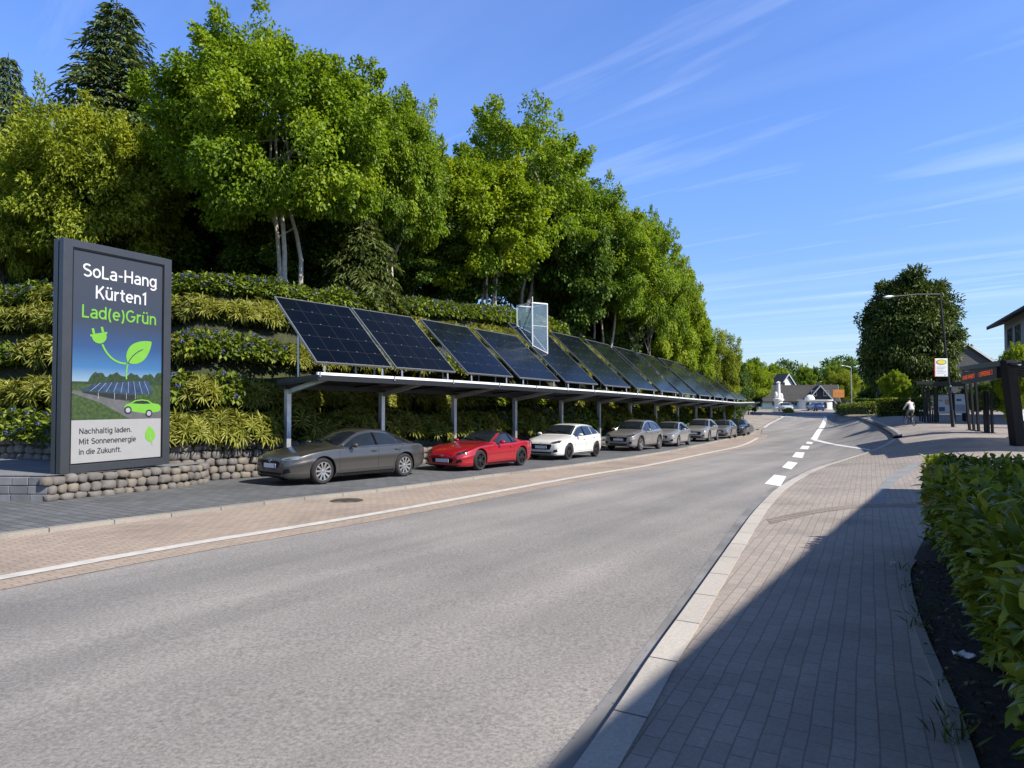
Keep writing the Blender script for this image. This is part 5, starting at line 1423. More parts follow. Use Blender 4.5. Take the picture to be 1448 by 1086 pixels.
def park(kind, fw_px, rw_px, paint, name, label, **k):
    a, b = ground(*fw_px), ground(*rw_px); S = SPEC[kind]
    d = Vector((a.x-b.x, a.y-b.y)).normalized()
    pt = row_at(0, 0)
    # blend the measured heading with the direction of the row
    best = min(range(len(ROW)), key=lambda i: (ROW[i]-Vector((a.x, a.y))).length); e = -(ROW[best+1]-ROW[best]).normalized()
    d = (d*.5+e*.5).normalized()
    side = Vector((-d.y, d.x))       # car's left is +y: towards the road
    wbx = S['L']/2-S['wb'][0]
    c = Vector((a.x, a.y)) - d*wbx - side*pchip(S['W'])(S['wb'][0])
    z = h(a.x, a.y)+.068
    r = build_car(name, kind, PAINT[paint], label, GC, (c.x, c.y, z), math.atan2(d.y, d.x), **k)
    # follow the fall of the parking lane
    q = c - d*10; sl = math.atan2(h(c.x+d.x*2, c.y+d.y*2)-h(c.x-d.x*2, c.y-d.y*2), 4)
    r.rotation_euler = (0, -sl, math.atan2(d.y, d.x)); r.location.z = h(c.x, c.y)+.068
    return r
park('sedan', (458, 688.5), (570, 676.5), 'grey', 'sedan_car', 'dark grey fastback sedan parked nearest, at the near end of the carport', spokes=10, style=0)
park('coupe', (681, 668), (737.5, 660), 'red', 'sports_car', 'low red sports coupe, canopy reflection painted on its roof, between grey sedan and white hatchback', rim='rimdark', spokes=5, style=1, roof='black', lens='lamp_dark', grille='low', trim='black')
park('hatch', (806, 652.5), (841, 648), 'white', 'hatchback_car', 'white hatchback parked behind the red coupe', rim='rimdark', spokes=5, style=1, lens='lamp_dark', grille='tall', trim='black')
park('suv', (907.5, 639.5), (934, 636.5), 'silver', 'suv_car', 'bronze grey suv with black wheel arch trim parked behind the white hatchback', spokes=5, style=1, lens='lamp_dark', grille='tall')
park('hatch', (960.5, 633), (977.5, 629.8), 'silver2', 'hatchback_car', 'silver hatchback parked directly behind the bronze grey suv', spokes=5, style=1, grille='wide')
park('suv', (1004, 625.8), (1016.5, 623.4), 'silver2', 'suv_car', 'silver suv, third car from the far end of the row', spokes=5, style=1, grille='tall')
park('hatch', (1034.5, 621.2), (1043, 619.3), 'dgrey', 'hatchback_car', 'dark silver hatchback, second car from the far end of the row', spokes=5, style=1, grille='wide')
park('hatch', (1055, 617.2), (1062, 615.5), 'black', 'hatchback_car', 'black hatchback, last car at the far end of the carport', rim='rimsilver', spokes=5, style=1, trim='black')
# ------------------------------------------------------------------ near hedge, planting bed
def leaves8(name, P, D, N, L, W, rnd, mat, fold=.22, droop=.25):
    P, D, N = np.asarray(P, np.float32), nrmz(D), nrmz(N); n = len(P)
    L = np.broadcast_to(np.asarray(L, np.float32), (n,))[:, None]; W = np.broadcast_to(np.asarray(W, np.float32), (n,))[:, None]
    S = nrmz(np.cross(D, N)); N = np.cross(S, D)
    v = np.empty((n, 8, 3), np.float32)
    v[:, 0] = P
    c1 = P+D*L*.36+N*L*.03; c2 = P+D*L*.70-N*L*droop*.35
    v[:, 1] = c1; v[:, 2] = c2; v[:, 3] = P+D*L-N*L*droop
    v[:, 4] = c1+S*W*.5+N*W*fold; v[:, 5] = c2+S*W*.42+N*W*fold*.8; v[:, 6] = c1-S*W*.5+N*W*fold; v[:, 7] = c2-S*W*.42+N*W*fold*.8
    T = np.array([(0, 4, 1), (4, 5, 1), (5, 2, 1), (5, 3, 2), (0, 1, 6), (6, 1, 7), (7, 1, 2), (7, 2, 3)])
    tri = ((np.arange(n)*8)[:, None, None]+T[None]).astype(np.int32).reshape(-1)
    me = bpy.data.meshes.new(name); me.vertices.add(n*8); me.vertices.foreach_set('co', v.reshape(-1))
    me.loops.add(n*24); me.loops.foreach_set('vertex_index', tri)
    me.polygons.add(n*8); me.polygons.foreach_set('loop_start', np.arange(n*8, dtype=np.int32)*3); me.polygons.foreach_set('use_smooth', [True]*(n*8))
    a = me.attributes.new('rnd', 'FLOAT', 'POINT'); a.data.foreach_set('value', np.repeat(np.clip(rnd, 0, 1), 8).astype(np.float32))
    me.materials.append(mat); me.update(calc_edges=True); me.validate(); return me
def hedge(name, label, A, B, width, height, leaf, n, L, W, zb=None, near=False, group=None, core=True):
    A, B = Vector(A), Vector(B); e = (B-A).normalized(); nr = Vector((e.y, -e.x)); ln = (B-A).length
    z0 = h(A.x, A.y)+.05 if zb is None else zb
    root = empty(name, (A.x, A.y, z0), math.atan2(e.y, e.x), label, 'hedge', group)
    # local: x along, -y to the right, z up
    dz = (h(B.x, B.y)-h(A.x, A.y))/ln
    r = np.random.default_rng(int(ln*100)); P, Nn = [], []
    areas = np.array([ln*height, ln*height*.4, ln*width, width*height, width*height]); pr = areas/areas.sum()
    f = r.choice(5, n, p=pr); u = r.random(n); w = r.random(n); inn = (r.random(n)**1.6)*(.30 if near else .25*height)
    bx = .10*np.sin(u*ln*2.1+1)+.07*np.sin(u*ln*5.3) if near else .06*height*np.sin(u*ln*1.7)
    x = np.where(f == 3, 0+inn, np.where(f == 4, ln-inn, u*ln)); y = np.where(f == 0, -inn-bx*.6, np.where(f == 1, -width+inn, -w*width)); z = np.where(f == 2, height-inn+bx*.5, np.where(f >= 3, u*height, w*height))
    # undercut towards the ground, rounded shoulders
    low = np.clip(z/height, 0, 1); y = np.where(f == 0, y-.28*(1-low)**2*(1 if near else .2), y)
    sh = np.clip((z-height*.8)/(height*.2), 0, 1); y = np.where(f == 0, y-.16*sh**2, y); x = np.where(f == 4, x-.16*sh**2, x)
    nv = np.zeros((n, 3)); nv[f == 0] = (0, 1, .25); nv[f == 1] = (0, -1, .25); nv[f == 2] = (0, 0, 1); nv[f == 3] = (-1, 0, .2); nv[f == 4] = (1, 0, .2)
    z = z + x*dz
    Pp = np.stack([x, y, z], 1) + r.normal(size=(n, 3))*.02
    t = nrmz(r.normal(size=(n, 3))); D = nrmz(nv*.75+t*.8+np.array([0, 0, .12])); N = nrmz(nv*.5+np.array([0, 0, .85])+r.normal(size=(n, 3))*.35)
    patchy = .5+.5*np.sin(Pp[:, 0]*2.3+Pp[:, 2]*3)*np.sin(Pp[:, 1]*2.9+Pp[:, 0])
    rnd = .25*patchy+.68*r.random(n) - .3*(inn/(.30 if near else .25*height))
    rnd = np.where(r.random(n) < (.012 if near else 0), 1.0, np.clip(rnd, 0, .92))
    fn = leaves8 if near else leaves
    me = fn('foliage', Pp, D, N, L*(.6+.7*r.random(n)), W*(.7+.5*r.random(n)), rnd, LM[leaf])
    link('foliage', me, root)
    if core:
        mb = MB(); i_ = .26 if near else .2*height
        mb.box(i_, ln-i_, -width+i_, -i_-(.22 if near else 0), .22 if near else 0, height-i_*1.0)
        v0 = [(a, b, c+a*dz) for a, b, c in mb.v]; mb.v = v0
        mb.obj('branch_core', M['hedge_core'], root)
    return root
M['hedge_core'] = simple('hedge_core', (.012, .015, .006), .95, var=.6, vs=9, bmp=1, bs=30)
hA, hB = Vector((1.28, 1.15)), Vector((5.85, 9.55))
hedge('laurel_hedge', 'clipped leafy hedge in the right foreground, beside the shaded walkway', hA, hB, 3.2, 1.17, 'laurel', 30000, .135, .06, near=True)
bed = G2([(1290, 800), (1281, 812), (1279, 824), (1284, 860), (1300, 912), (1326, 976), (1347, 1032), (1362, 1086)])
bd = (bed[-1]-bed[-2]).normalized(); bed = bed+[bed[-1]+bd*2.5, Vector((5.5, 0)), Vector((9.2, 8.2)), Vector((6.1, 10.0))]
sheet('planting_bed', bed, .052, .25, M['soil'], hf=None) if False else sheet('planting_bed', bed, .052, .25, M['soil'])
be = resample(smooth_line(bed[:9], 1), .25)
ribbon('bed_edging', offs(be, .055), offs(be, -.02), .085, M['kerb_grey'], parts=1, height=.1)
# leaf litter, tufts and a scrap of paper in the bed
r_ = np.random.default_rng(5); n = 900; q = r_.random(n)
idx = r_.integers(0, len(be)-1, n); side_ = r_.random(n)*.85+.03
lp = np.array([[be[i].x, be[i].y] for i in idx]); en = np.array([[(be[min(i+1, len(be)-1)]-be[i]).y, -(be[min(i+1, len(be)-1)]-be[i]).x] for i in idx]); en = en/np.maximum(1e-6, np.linalg.norm(en, axis=1, keepdims=True))
lp = lp - en*side_[:, None]; P3 = np.array([[x, y, h(x, y)+.065+.02*random.random()] for x, y in lp])
LM['yew'] = leafmat('yew_leaf', [(.05, (.02, .045, .010)), (.5, (.055, .09, .016)), (.95, (.13, .155, .03))], .25)
LM['litter'] = leafmat('dry_leaf', [(.05, (.03, .02, .012)), (.6, (.10, .065, .035)), (.95, (.20, .14, .07))], .1, .7)
me = leaves8('leaf_litter', P3, np.concatenate([r_.normal(size=(n, 2)), .15*r_.normal(size=(n, 1))], 1), np.array([[0, 0, 1.0]])+.35*r_.normal(size=(n, 3)), .035+.03*r_.random(n), .02+.012*r_.random(n), r_.random(n), LM['litter'])
o = link('leaf_litter', me); tag(o, 'dry brown leaf litter on the dark soil under the near hedge', 'litter', None, 'stuff')
LM['grassblade'] = leafmat('grass_blade', [(.05, (.03, .06, .012)), (.6, (.07, .12, .02)), (.95, (.16, .18, .05))], .3)
gp_ = [];
for c in ((1290, 842, 10), (1303, 897, 14), (1296, 880, 8), (1332, 985, 10), (1353, 1050, 16), (1345, 1025, 10), (1286, 815, 8), (1315, 870, 10), (1360, 1070, 14)):
    g = ground(c[0], c[1])
    mb = MB(); tp_, td, tn = [], [], []
    for k in range(int(c[2]*1.3)):
        tp_.append((g.x+r_.normal()*.05, g.y+r_.normal()*.05, g.z+.04)); td.append((r_.normal()*.6, r_.normal()*.6, .9)); tn.append((r_.normal(), r_.normal(), .6))
    m_ = len(tp_); gp_.append((np.array(tp_), np.array(td), np.array(tn)))
P3, D3, N3 = (np.concatenate([g[k] for g in gp_]) for k in range(3))
me = leaves8('grass_tufts', P3, D3, N3, .07+.10*r_.random(len(P3)), .008+.006*r_.random(len(P3)), r_.random(len(P3)), LM['grassblade'], .1, .5)
tag(link('grass_tuft', me), 'thin grass growing along the edge of the planting bed', 'grass', None, 'stuff')
def scrap(px, py, sx_, sy_, label, rz):
    g = ground(px, py); mb = MB(); nx, ny = 6, 4; vs = []
    rr = random.Random(3)
    for j in range(ny+1):
        for i in range(nx+1):
            vs.append(((i/nx-.5)*sx_*(1-.2*abs(j/ny-.5)), (j/ny-.5)*sy_, .035+.02*math.sin(i*1.3+j)+.012*rr.random()))
    fs = [(j*(nx+1)+i, j*(nx+1)+i+1, (j+1)*(nx+1)+i+1, (j+1)*(nx+1)+i) for j in range(ny) for i in range(nx)]
    mb.add(vs, fs); o = mb.obj('paper_scrap', M['scrap'], None, 60, (g.x, g.y, g.z+.05)); o.rotation_euler = (0, 0, rz)
    sm = o.modifiers.new('s', 'SOLIDIFY'); sm.thickness = .003; tag(o, label, 'litter')
M['scrap'] = simple('paper', (.60, .60, .60), .8, var=.15)
scrap(1364, 943, .16, .07, 'crumpled white paper scrap on the soil under the hedge', -.5)
scrap(1263, 807, .08, .03, 'small white scrap on the shaded paving beside the planting bed', .3)

# grit washed against the kerb
n = 700; gi = r_.integers(0, len(RKl)-2, n); gw = np.abs(r_.normal(size=n))*.16+.03; mb = MB()
gp3 = []
for i, w in zip(gi, gw):
    p = RKl[i].lerp(RKl[i+1], r_.random()); e = (RKl[i+1]-RKl[i]).normalized(); q = p+Vector((-e.y, e.x))*w
    if 2.5 < q.y < 14: gp3.append((q.x, q.y, h(q.x, q.y)+.012, .002+.0032*r_.random()))
for x, y, z, s_ in gp3: mb.ell((x, y, z), (s_*1.3, s_, s_*.7), 5, 3)
tag(mb.obj('grit', simple('grit', (.16, .145, .13), .9, var=.6, vs=30)), 'small dark grit washed along the right hand kerb', 'grit', None, 'stuff')

# drain cover in the brick verge
g = ground(490, 708.5); dc = empty('drain_cover', (g.x, g.y, g.z+.004), R(50), 'round iron drain cover sunk in the tan brick verge', 'drain cover')
mb = MB(); mb.lathe([(0, .006), (.27, .006), (.30, .010), (.36, .010), (.36, 0)], None, 32); mb.obj('rim', M['iron'] if 'iron' in M else M.setdefault('iron', simple('cast_iron', (.07, .06, .05), .8, .3, var=.4, vs=10, bmp=.5, bs=40)), dc)
mb = MB()
for k in range(5): mb.box(-.2+.0*k, .2, -.17+.085*k-.018, -.17+.085*k+.018, .0105, .016)
mb.obj('grate', M['iron'], dc)

# ------------------------------------------------------------------ street lamp with the stop sign
def street_lamp(base, height, top_off, arm, label, group, rad=.085, mat='dark_metal'):
    root = empty('street_lamp', base, 0, label, 'street lamp', group); tp_ = Vector((top_off[0], top_off[1], height))
    mb = MB(); mb.tube([(0, 0, -.1), tuple(tp_*.5), tuple(tp_)], [rad, rad*.8, rad*.55], 12); mb.tube([(0, 0, 0), (0, 0, .02), tuple(tp_*.13)], [rad*1.6, rad*1.25, rad*1.2], 12); mb.obj('pole', M[mat], root, 50)
    a = Vector(arm); mb = MB(); mb.tube([tuple(tp_-Vector((0, 0, .05))), tuple(tp_+a*.5+Vector((0, 0, .04))), tuple(tp_+a)], [rad*.55, rad*.45, rad*.4], 8); mb.obj('arm', M[mat], root, 50)
    e = a.normalized(); s_ = height/8.0
    Mx = Matrix.Translation(tp_+a+e*.28*s_) @ e.to_track_quat('X', 'Z').to_matrix().to_4x4()
    mb = MB(); mb.ell((0, 0, .015), (.42*s_, .13*s_, .075*s_), 14, 8, Mx); mb.obj('lamp_head', M['galv'], root, 60)
    mb = MB(); mb.ell((.04*s_, 0, -.045*s_), (.26*s_, .09*s_, .035*s_), 12, 6, Mx); mb.obj('lamp_lens', M['plate'], root, 60)
    return root
Lb = ground(1348, 605); LD = Lb.y; Lt = at(1329, 415, LD); Le = at(1262, 419.5, LD-1.0)
lampo = street_lamp(Lb, Lt.z-Lb.z, (Lt.x-Lb.x, 0), Le-Lt, 'tall dark street lamp carrying the bus stop sign, arm reaching over the walkway', 'street lamps')
mb = MB(); f_ = .285; c = Vector(((Lt.x-Lb.x)*f_, 0, (Lt.z-Lb.z)*f_)); mb.lathe([(.11, -.22), (.125, -.2), (.125, .2), (.11, .22)], Matrix.Translation(c), 14); mb.box(c.x-.02, c.x+.16, -.2, -.1, c.z-.12, c.z+.14)
mb.obj('control_box', M['anthracite'], lampo, 50)
s1, s2 = at(1321.5, 507, LD-.1), at(1340, 532.5, LD-.1)
bs = empty('bus_stop_sign', ((s1.x+s2.x)/2, s1.y, s2.z), 0, 'white bus stop sign with a yellow oval, fixed to the street lamp', 'sign')
w_, hh = (s2.x-s1.x), s1.z-s2.z
mb = MB(); mb.box(-w_/2, w_/2, -.03, .03, 0, hh); o = mb.obj('panel', M['plate'], bs); bv = o.modifiers.new('b', 'BEVEL'); bv.width = .02; bv.segments = 2
mb = MB(); mb.box(-w_/2-.035, -w_/2-.002, -.035, .035, -.01, hh+.01); mb.obj('edge_strip', M['tail'], bs)
M['yellow'] = simple('sign_yellow', (.62, .50, .04), .5, var=.05); M['sgreen'] = simple('sign_green', (.10, .20, .05), .5, var=.05)
mb = MB(); mb.prism([(w_*.40*math.cos(a), hh*.80+hh*.145*math.sin(a)) for a in [2*math.pi*k/28 for k in range(28)]], Matrix.Identity(4), -.038, -.031); mb.obj('oval_rim', M['sgreen'], bs)
mb = MB(); mb.prism([(w_*.33*math.cos(a), hh*.80+hh*.11*math.sin(a)) for a in [2*math.pi*k/28 for k in range(28)]], Matrix.Identity(4), -.045, -.0385); mb.obj('oval', M['yellow'], bs)
M['signgrey'] = simple('sign_text_grey', (.33, .34, .35), .5, var=.05)
mb = MB()
for k in range(5): mb.box(-w_*.36, w_*(.34-.1*(k % 3)), -.036, -.031, hh*(.52-.085*k), hh*(.545-.085*k))
mb.box(w_*.22, w_*.36, -.036, -.031, hh*.06, hh*.12)
mb.obj('timetable_line', M['signgrey'], bs); mb = MB(); mb.box(w_*.3, w_*.62, -.02, .1, hh*.2, hh*.25); mb.box(w_*.3, w_*.62, -.02, .1, hh*.75, hh*.8); mb.obj('sign_clamp', M['dark_metal'], bs)

# ------------------------------------------------------------------ bus shelters
M['black_steel'] = simple('black_steel', (.009, .010, .013), .5, .2, var=.2, vs=4, spec=.3)
def lean(px, py, tx, ty):
    g = ground(px, py); g.z += .04; return g, at(tx, ty, g.y)
g1, t1 = lean(1440, 632, 1425, 514); g2, t2 = lean(1384, 611.5, 1364, 522)
sh = empty('bus_shelter', g1, 0, 'black steel bus shelter frame with translucent roof and a top beam carrying the display', 'bus shelter'); O1 = Vector(g1)
def post(parent, org, a, b, w, name='post', mat='black_steel'):
    mb = MB(); mb.bar(Vector(a)-org-Vector((0, 0, .08)), Vector(b)-org, w); return mb.obj(name, M[mat], parent)
post(sh, O1, g1, t1+Vector((0, 0, .12)), .34); 
for (bx, by, tx, ty, w) in ((1371.5, 609.5, 1362.5, 522, .10), (1377.5, 610.5, 1371.5, 531, .10), (1384, 611.5, 1379, 533, .10), (1393.5, 613, 1391, 553, .09), (1398, 613.5, 1395.5, 553, .09), (1403.5, 614, 1401, 553, .09), (1429.5, 620.5, 1424, 556, .11)):
    a, b = lean(bx, by, tx, ty); post(sh, O1, a, b, w)
    mb = MB(); mb.lathe([(.16, 0), (.16, .03), (.09, .04)], Matrix.Translation(a-O1), 12); mb.obj('foot_plate', M['black_steel'], sh)
ta_, tb_ = Vector(t1), Vector(t2)
mb = MB(); dd = (tb_-ta_).normalized(); sd_ = Vector((dd.y, -dd.x, 0))
def slabbar(a, b, w, hgt, z0): 
    q = MB(); q.bar(a+Vector((0, 0, z0)), b+Vector((0, 0, z0)), w, hgt); return q
slabbar(ta_-O1, tb_-O1, .42, .20, .02).obj('top_beam', M['black_steel'], sh)
# roof of glass behind the beam, sloping gently away
rf = []
for f in (0, .25, .5, .75, 1): rf.append(ta_.lerp(tb_, f*.62)-dd*2.2)
dep = 3.4
mb = MB(); gb_ = MB()
for i, p in enumerate(rf):
    q = p+sd_*dep+Vector((0, 0, -.95)); gb_.bar(p-O1+Vector((0, 0, -.08)), q-O1+Vector((0, 0, -.08)), .09, .12)
gb_.bar(rf[0]-O1+sd_*.05+Vector((0, 0, -.02)), rf[-1]-O1+sd_*.05+Vector((0, 0, -.02)), .09, .10); gb_.bar(rf[0]+sd_*dep-O1+Vector((0, 0, -.97)), rf[-1]+sd_*dep-O1+Vector((0, 0, -.97)), .09, .10)
gb_.obj('roof_frame', M['black_steel'], sh)
M['opal'], ot, ob2 = nm('opal_glass'); ob2.inputs['Base Color'].default_value = (.62, .66, .70, 1); ob2.inputs['Roughness'].default_value = .3
tr_ = nn(ot, 'ShaderNodeBsdfTranslucent'); tr_.inputs[0].default_value = (.75, .78, .8, 1); mx_ = nn(ot, 'ShaderNodeMixShader'); mx_.inputs[0].default_value = .65
ot.links.new(ob2.outputs[0], mx_.inputs[1]); ot.links.new(tr_.outputs[0], mx_.inputs[2]); ot.links.new(mx_.outputs[0], ot.nodes['Material Output'].inputs[0])
for a, b in zip(rf, rf[1:]):
    v = [a, b, b+sd_*dep+Vector((0, 0, -.95)), a+sd_*dep+Vector((0, 0, -.95))]
    mb = MB(); V = [p-O1+Vector((0, 0, .005)) for p in v]+[p-O1+Vector((0, 0, .025)) for p in v]; mb.add(V, [(3, 2, 1, 0), (4, 5, 6, 7), (0, 1, 5, 4), (1, 2, 6, 5), (2, 3, 7, 6), (3, 0, 4, 7)]); mb.obj('roof_panel', M['opal'], sh)
for f in (0, .5, 1):
    p = rf[0].lerp(rf[-1], f)+sd_*(dep-.1); post(sh, O1, Vector((p.x, p.y, h(p.x, p.y)+.04)), p+Vector((0, 0, -.98)), .12)
a, b = rf[0]+sd_*(dep-.1), rf[-1]+sd_*(dep-.1)
mb = MB(); za, zb2 = h(a.x, a.y)+.35, h(b.x, b.y)+.35
mb.add([Vector((a.x, a.y, za))-O1, Vector((b.x, b.y, zb2))-O1, b-O1+Vector((0, 0, -1.2)), a-O1+Vector((0, 0, -1.2))]+[Vector((a.x, a.y, za))-O1+sd_*.02, Vector((b.x, b.y, zb2))-O1+sd_*.02, b-O1+Vector((0, 0, -1.2))+sd_*.02, a-O1+Vector((0, 0, -1.2))+sd_*.02], [(3, 2, 1, 0), (4, 5, 6, 7), (0, 1, 5, 4), (1, 2, 6, 5), (2, 3, 7, 6), (3, 0, 4, 7)]); mb.obj('back_glass', M['glass'], sh)
# bench
p = rf[0].lerp(rf[-1], .5)+sd_*(dep-.9); bz = h(p.x, p.y)+.05
bn = empty('bench', (p.x, p.y, bz), math.atan2(dd.y, dd.x), 'long dark bench under the bus shelter roof', 'bench')
mb = MB(); mb.box(-2.2, 2.2, -.22, .22, .42, .48); mb.obj('seat', M['black_steel'], bn)
for x in (-1.7, 0, 1.7): mb = MB(); mb.box(x-.06, x+.06, -.18, .18, -.05, .42); mb.obj('leg', M['black_steel'], bn)
# LED display hung on the beam
da, db = ta_.lerp(tb_, .10), ta_.lerp(tb_, .99); dl = (db-da).length
dsp = empty('departure_display', ((da+db)/2), math.atan2(dd.y, dd.x), 'black departure display with orange lit text under the shelter beam', 'display'); 
M['amber'], at2, ab = nm('amber_led'); ab.inputs['Base Color'].default_value = (.05, .01, 0, 1); ab.inputs['Emission Color'].default_value = (1, .13, .02, 1); ab.inputs['Emission Strength'].default_value = .38
mb = MB(); mb.box(-dl/2, dl/2, -.12, .16, -.62, -.085); o = mb.obj('housing', M['black'], dsp)
mb = MB(); rr = random.Random(9); x = -dl/2+.9
while x < dl/2-.5:
    wch = rr.uniform(.10, .17)
    if not (-.5 < x < .5) and rr.random() < .88:
        z0, z1 = -.44, -.26
        z0, z1 = -.44, -.26; mb = MB()
        mb.box(x, x+.028, .162, .168, z0, z1)
        for zz, pr_ in ((z1-.028, .7), ((z0+z1)/2-.014, .6), (z0, .5)):
            if rr.random() < pr_: mb.box(x+.028, x+wch, .162, .168, zz, zz+.028)
        mb.obj('lit_character', M['amber'], dsp)
    x += wch+.085
# map board inside the shelter
m1_, _ = lean(1436, 607, 1432, 556); mp_ = empty('map_board', m1_, math.atan2(dd.y, dd.x)+R(-60), 'white route map board with a blue ring at the right edge behind the big post', 'board')
zt_ = at(1434, 556, m1_.y).z-m1_.z; zb_ = at(1434, 595, m1_.y).z-m1_.z
mb = MB(); mb.box(0, 1.7, 0, .06, zb_, zt_); mb.obj('panel', M['plate'], mp_)
mb = MB(); mb.box(-.05, 0, -.01, .07, zb_-.05, zt_+.05); mb.box(1.7, 1.75, -.01, .07, zb_-.05, zt_+.05); mb.box(0, 1.7, -.01, .07, zt_, zt_+.05); mb.box(0, 1.7, -.01, .07, zb_-.05, zb_); mb.obj('frame', M['black_steel'], mp_)
for x in (.1, 1.6): mb = MB(); mb.box(x-.03, x+.03, .0, .06, -.1, zb_-.055); mb.obj('leg', M['black_steel'], mp_)
M['mapblue'] = simple('map_blue', (.05, .09, .16), .5, var=.1)
mb = MB(); cx_, cz_ = .62, zb_+(zt_-zb_)*.62
mb.lathe([(.15, -.004), (.19, -.004), (.19, .004), (.15, .004)], Matrix.Translation((cx_, -.006, cz_)) @ Matrix.Rotation(R(90), 4, 'X'), 24, True); mb.box(.1, .42, -.01, -.002, cz_-.03, cz_+.03); mb.box(.82, 1.5, -.01, -.002, cz_-.03, cz_+.03); mb.box(.95, 1.5, -.01, -.002, zb_+.1, zb_+.28); mb.box(1.0, 1.4, -.01, -.002, zt_-.2, zt_-.1)
mb.obj('route_ring', M['mapblue'], mp_)

# second shelter with poster boards
q1, u1 = lean(1308, 598.5, 1306, 547); q2, u2 = lean(1346, 597, 1345, 547)
s2_ = empty('bus_shelter', q1, 0, 'second dark bus shelter with a thin flat roof left of the street lamp', 'bus shelter'); O2 = Vector(q1)
for (bx, by, tx, ty, w) in ((1308, 598.5, 1306, 548, .09), (1312.5, 598.5, 1310, 548, .09), (1316, 599, 1313.5, 548, .09), (1323.5, 598.5, 1322, 548, .16), (1346.5, 596, 1345, 548, .14), (1363, 596, 1361, 550, .14)):
    a, b = lean(bx, by, tx, ty); post(s2_, O2, a, b, w)
ra, rb = at(1296, 543.5, q1.y-1), at(1362, 545, q1.y-1); rc, rd = at(1366, 549, q1.y+2.5), at(1302, 549, q1.y+2.5); rc.z = rb.z; rd.z = ra.z
mb = MB(); v = [ra, rb, rc, rd]; V = [p-O2 for p in v]+[p-O2+Vector((0, 0, .22)) for p in v]; mb.add(V, [(3, 2, 1, 0), (4, 5, 6, 7), (0, 1, 5, 4), (1, 2, 6, 5), (2, 3, 7, 6), (3, 0, 4, 7)]); mb.obj('roof', M['black_steel'], s2_)
M['poster_grey'] = simple('poster_paper', (.58, .60, .60), .5, var=.12, vs=2); M['poster_tan'] = simple('poster_tan', (.42, .33, .24), .5, var=.2)
def poster_board(x0, x1, y0, y1, by, label, spots):
    D = ground((x0+x1)/2, by).y; a, b = at(x0, y1, D), at(x1, y0, D); gz = h(a.x, D)+.04
    root = empty('poster_board', (a.x, D, gz), 0, label, 'board', 'poster boards at the bus stop'); w, z0, z1 = b.x-a.x, a.z-gz, b.z-gz
    mb = MB(); mb.box(.06, w-.06, -.04, .04, z0+.06, z1-.06); mb.obj('panel', M['poster_grey'], root)
    mb = MB(); mb.box(0, .06, -.06, .06, z0, z1); mb.box(w-.06, w, -.06, .06, z0, z1); mb.box(.06, w-.06, -.06, .06, z0, z0+.06); mb.box(.06, w-.06, -.06, .06, z1-.06, z1); mb.obj('frame', M['black_steel'], root)
    for x in (.06, w-.06): mb = MB(); mb.box(x-.05, x+.05, -.05, .05, -.1, z0-.002); mb.obj('leg', M['black_steel'], root)
    for (u0, v0, u1_, v1, mt) in spots:
        mb = MB(); mb.box(u0*w, u1_*w, -.048, -.042, z0+(z1-z0)*v0, z0+(z1-z0)*v1); mb.obj('print', M[mt], root)
poster_board(1325, 1346, 557, 585, 597, 'white poster board left of the street lamp with a tan picture', [(.12, .62, .35, .70, 'signgrey'), (.5, .45, .78, .72, 'poster_tan'), (.1, .12, .5, .34, 'mapblue')])
poster_board(1348.5, 1366, 556, 585, 597, 'white poster board right of the street lamp with a grey lower half', [(.1, .12, .9, .45, 'signgrey'), (.2, .62, .6, .72, 'mapblue')])
for k, (x, y) in enumerate(((1304.5, 597.5), (1319, 598), (1301, 596.5))):
    a, b = lean(x, y, x, 577); root = empty('bollard', a, 0, ['slim dark bollard between the shelter posts and the cyclist', 'slim dark bollard beside the wide post of the second shelter', 'slim dark bollard closest to the cyclist'][k], 'bollard', 'slim bollards by the second shelter')
    mb = MB(); mb.lathe([(.05, -.05), (.05, b.z-a.z-.05), (.035, b.z-a.z), (0, b.z-a.z)], None, 12); mb.obj('stem', M['black_steel'], root, 50); mb = MB(); mb.lathe([(.055, b.z-a.z-.22), (.055, b.z-a.z-.14)], None, 12); mb.obj('band', M['plate'], root)

# ------------------------------------------------------------------ cyclist
g = ground(1287, 602.5); hd = math.atan2(.94, .10)
bk = empty('bicycle', (g.x, g.y, g.z+.045), hd, 'dark bicycle ridden away across the walkway', 'bicycle')
for x in (-.5, .52):
    mb = MB(); mb.lathe([(.30, -.018), (.325, -.02), (.335, 0), (.325, .02), (.30, .018)], Matrix.Translation((x, 0, .335)) @ Matrix.Rotation(R(90), 4, 'X'), 28, True); wo_ = mb.obj('wheel', M['tyre'], bk, 60)
    mb = MB()
    for k in range(10): a = math.pi*2*k/10; mb.bar((x, 0, .335), (x+.3*math.cos(a), 0, .335+.3*math.sin(a)), .006)
    mb.obj('spokes', M['chrome'], wo_)
mb = MB()
for a, b in (((-.5, 0, .335), (-.05, 0, .30)), ((-.5, 0, .335), (-.2, 0, .80)), ((-.05, 0, .30), (-.22, 0, .88)), ((-.05, 0, .30), (.36, 0, .78)), ((-.2, 0, .80), (.34, 0, .84)), ((.34, 0, .9), (.52, 0, .335))): mb.tube([a, b], .022, 8)
mb.obj('frame', M['dark_metal'], bk, 50)
mb = MB(); mb.ell((-.24, 0, .92), (.14, .08, .03)); mb.obj('saddle', M['black'], bk, 60)
mb = MB(); mb.tube([(.34, 0, .9), (.34, 0, .98)], .018, 8); mb.tube([(.26, -.3, 1.0), (.36, -.15, .99), (.36, .15, .99), (.26, .3, 1.0)], .016, 8); mb.obj('handlebar', M['black'], bk, 50)
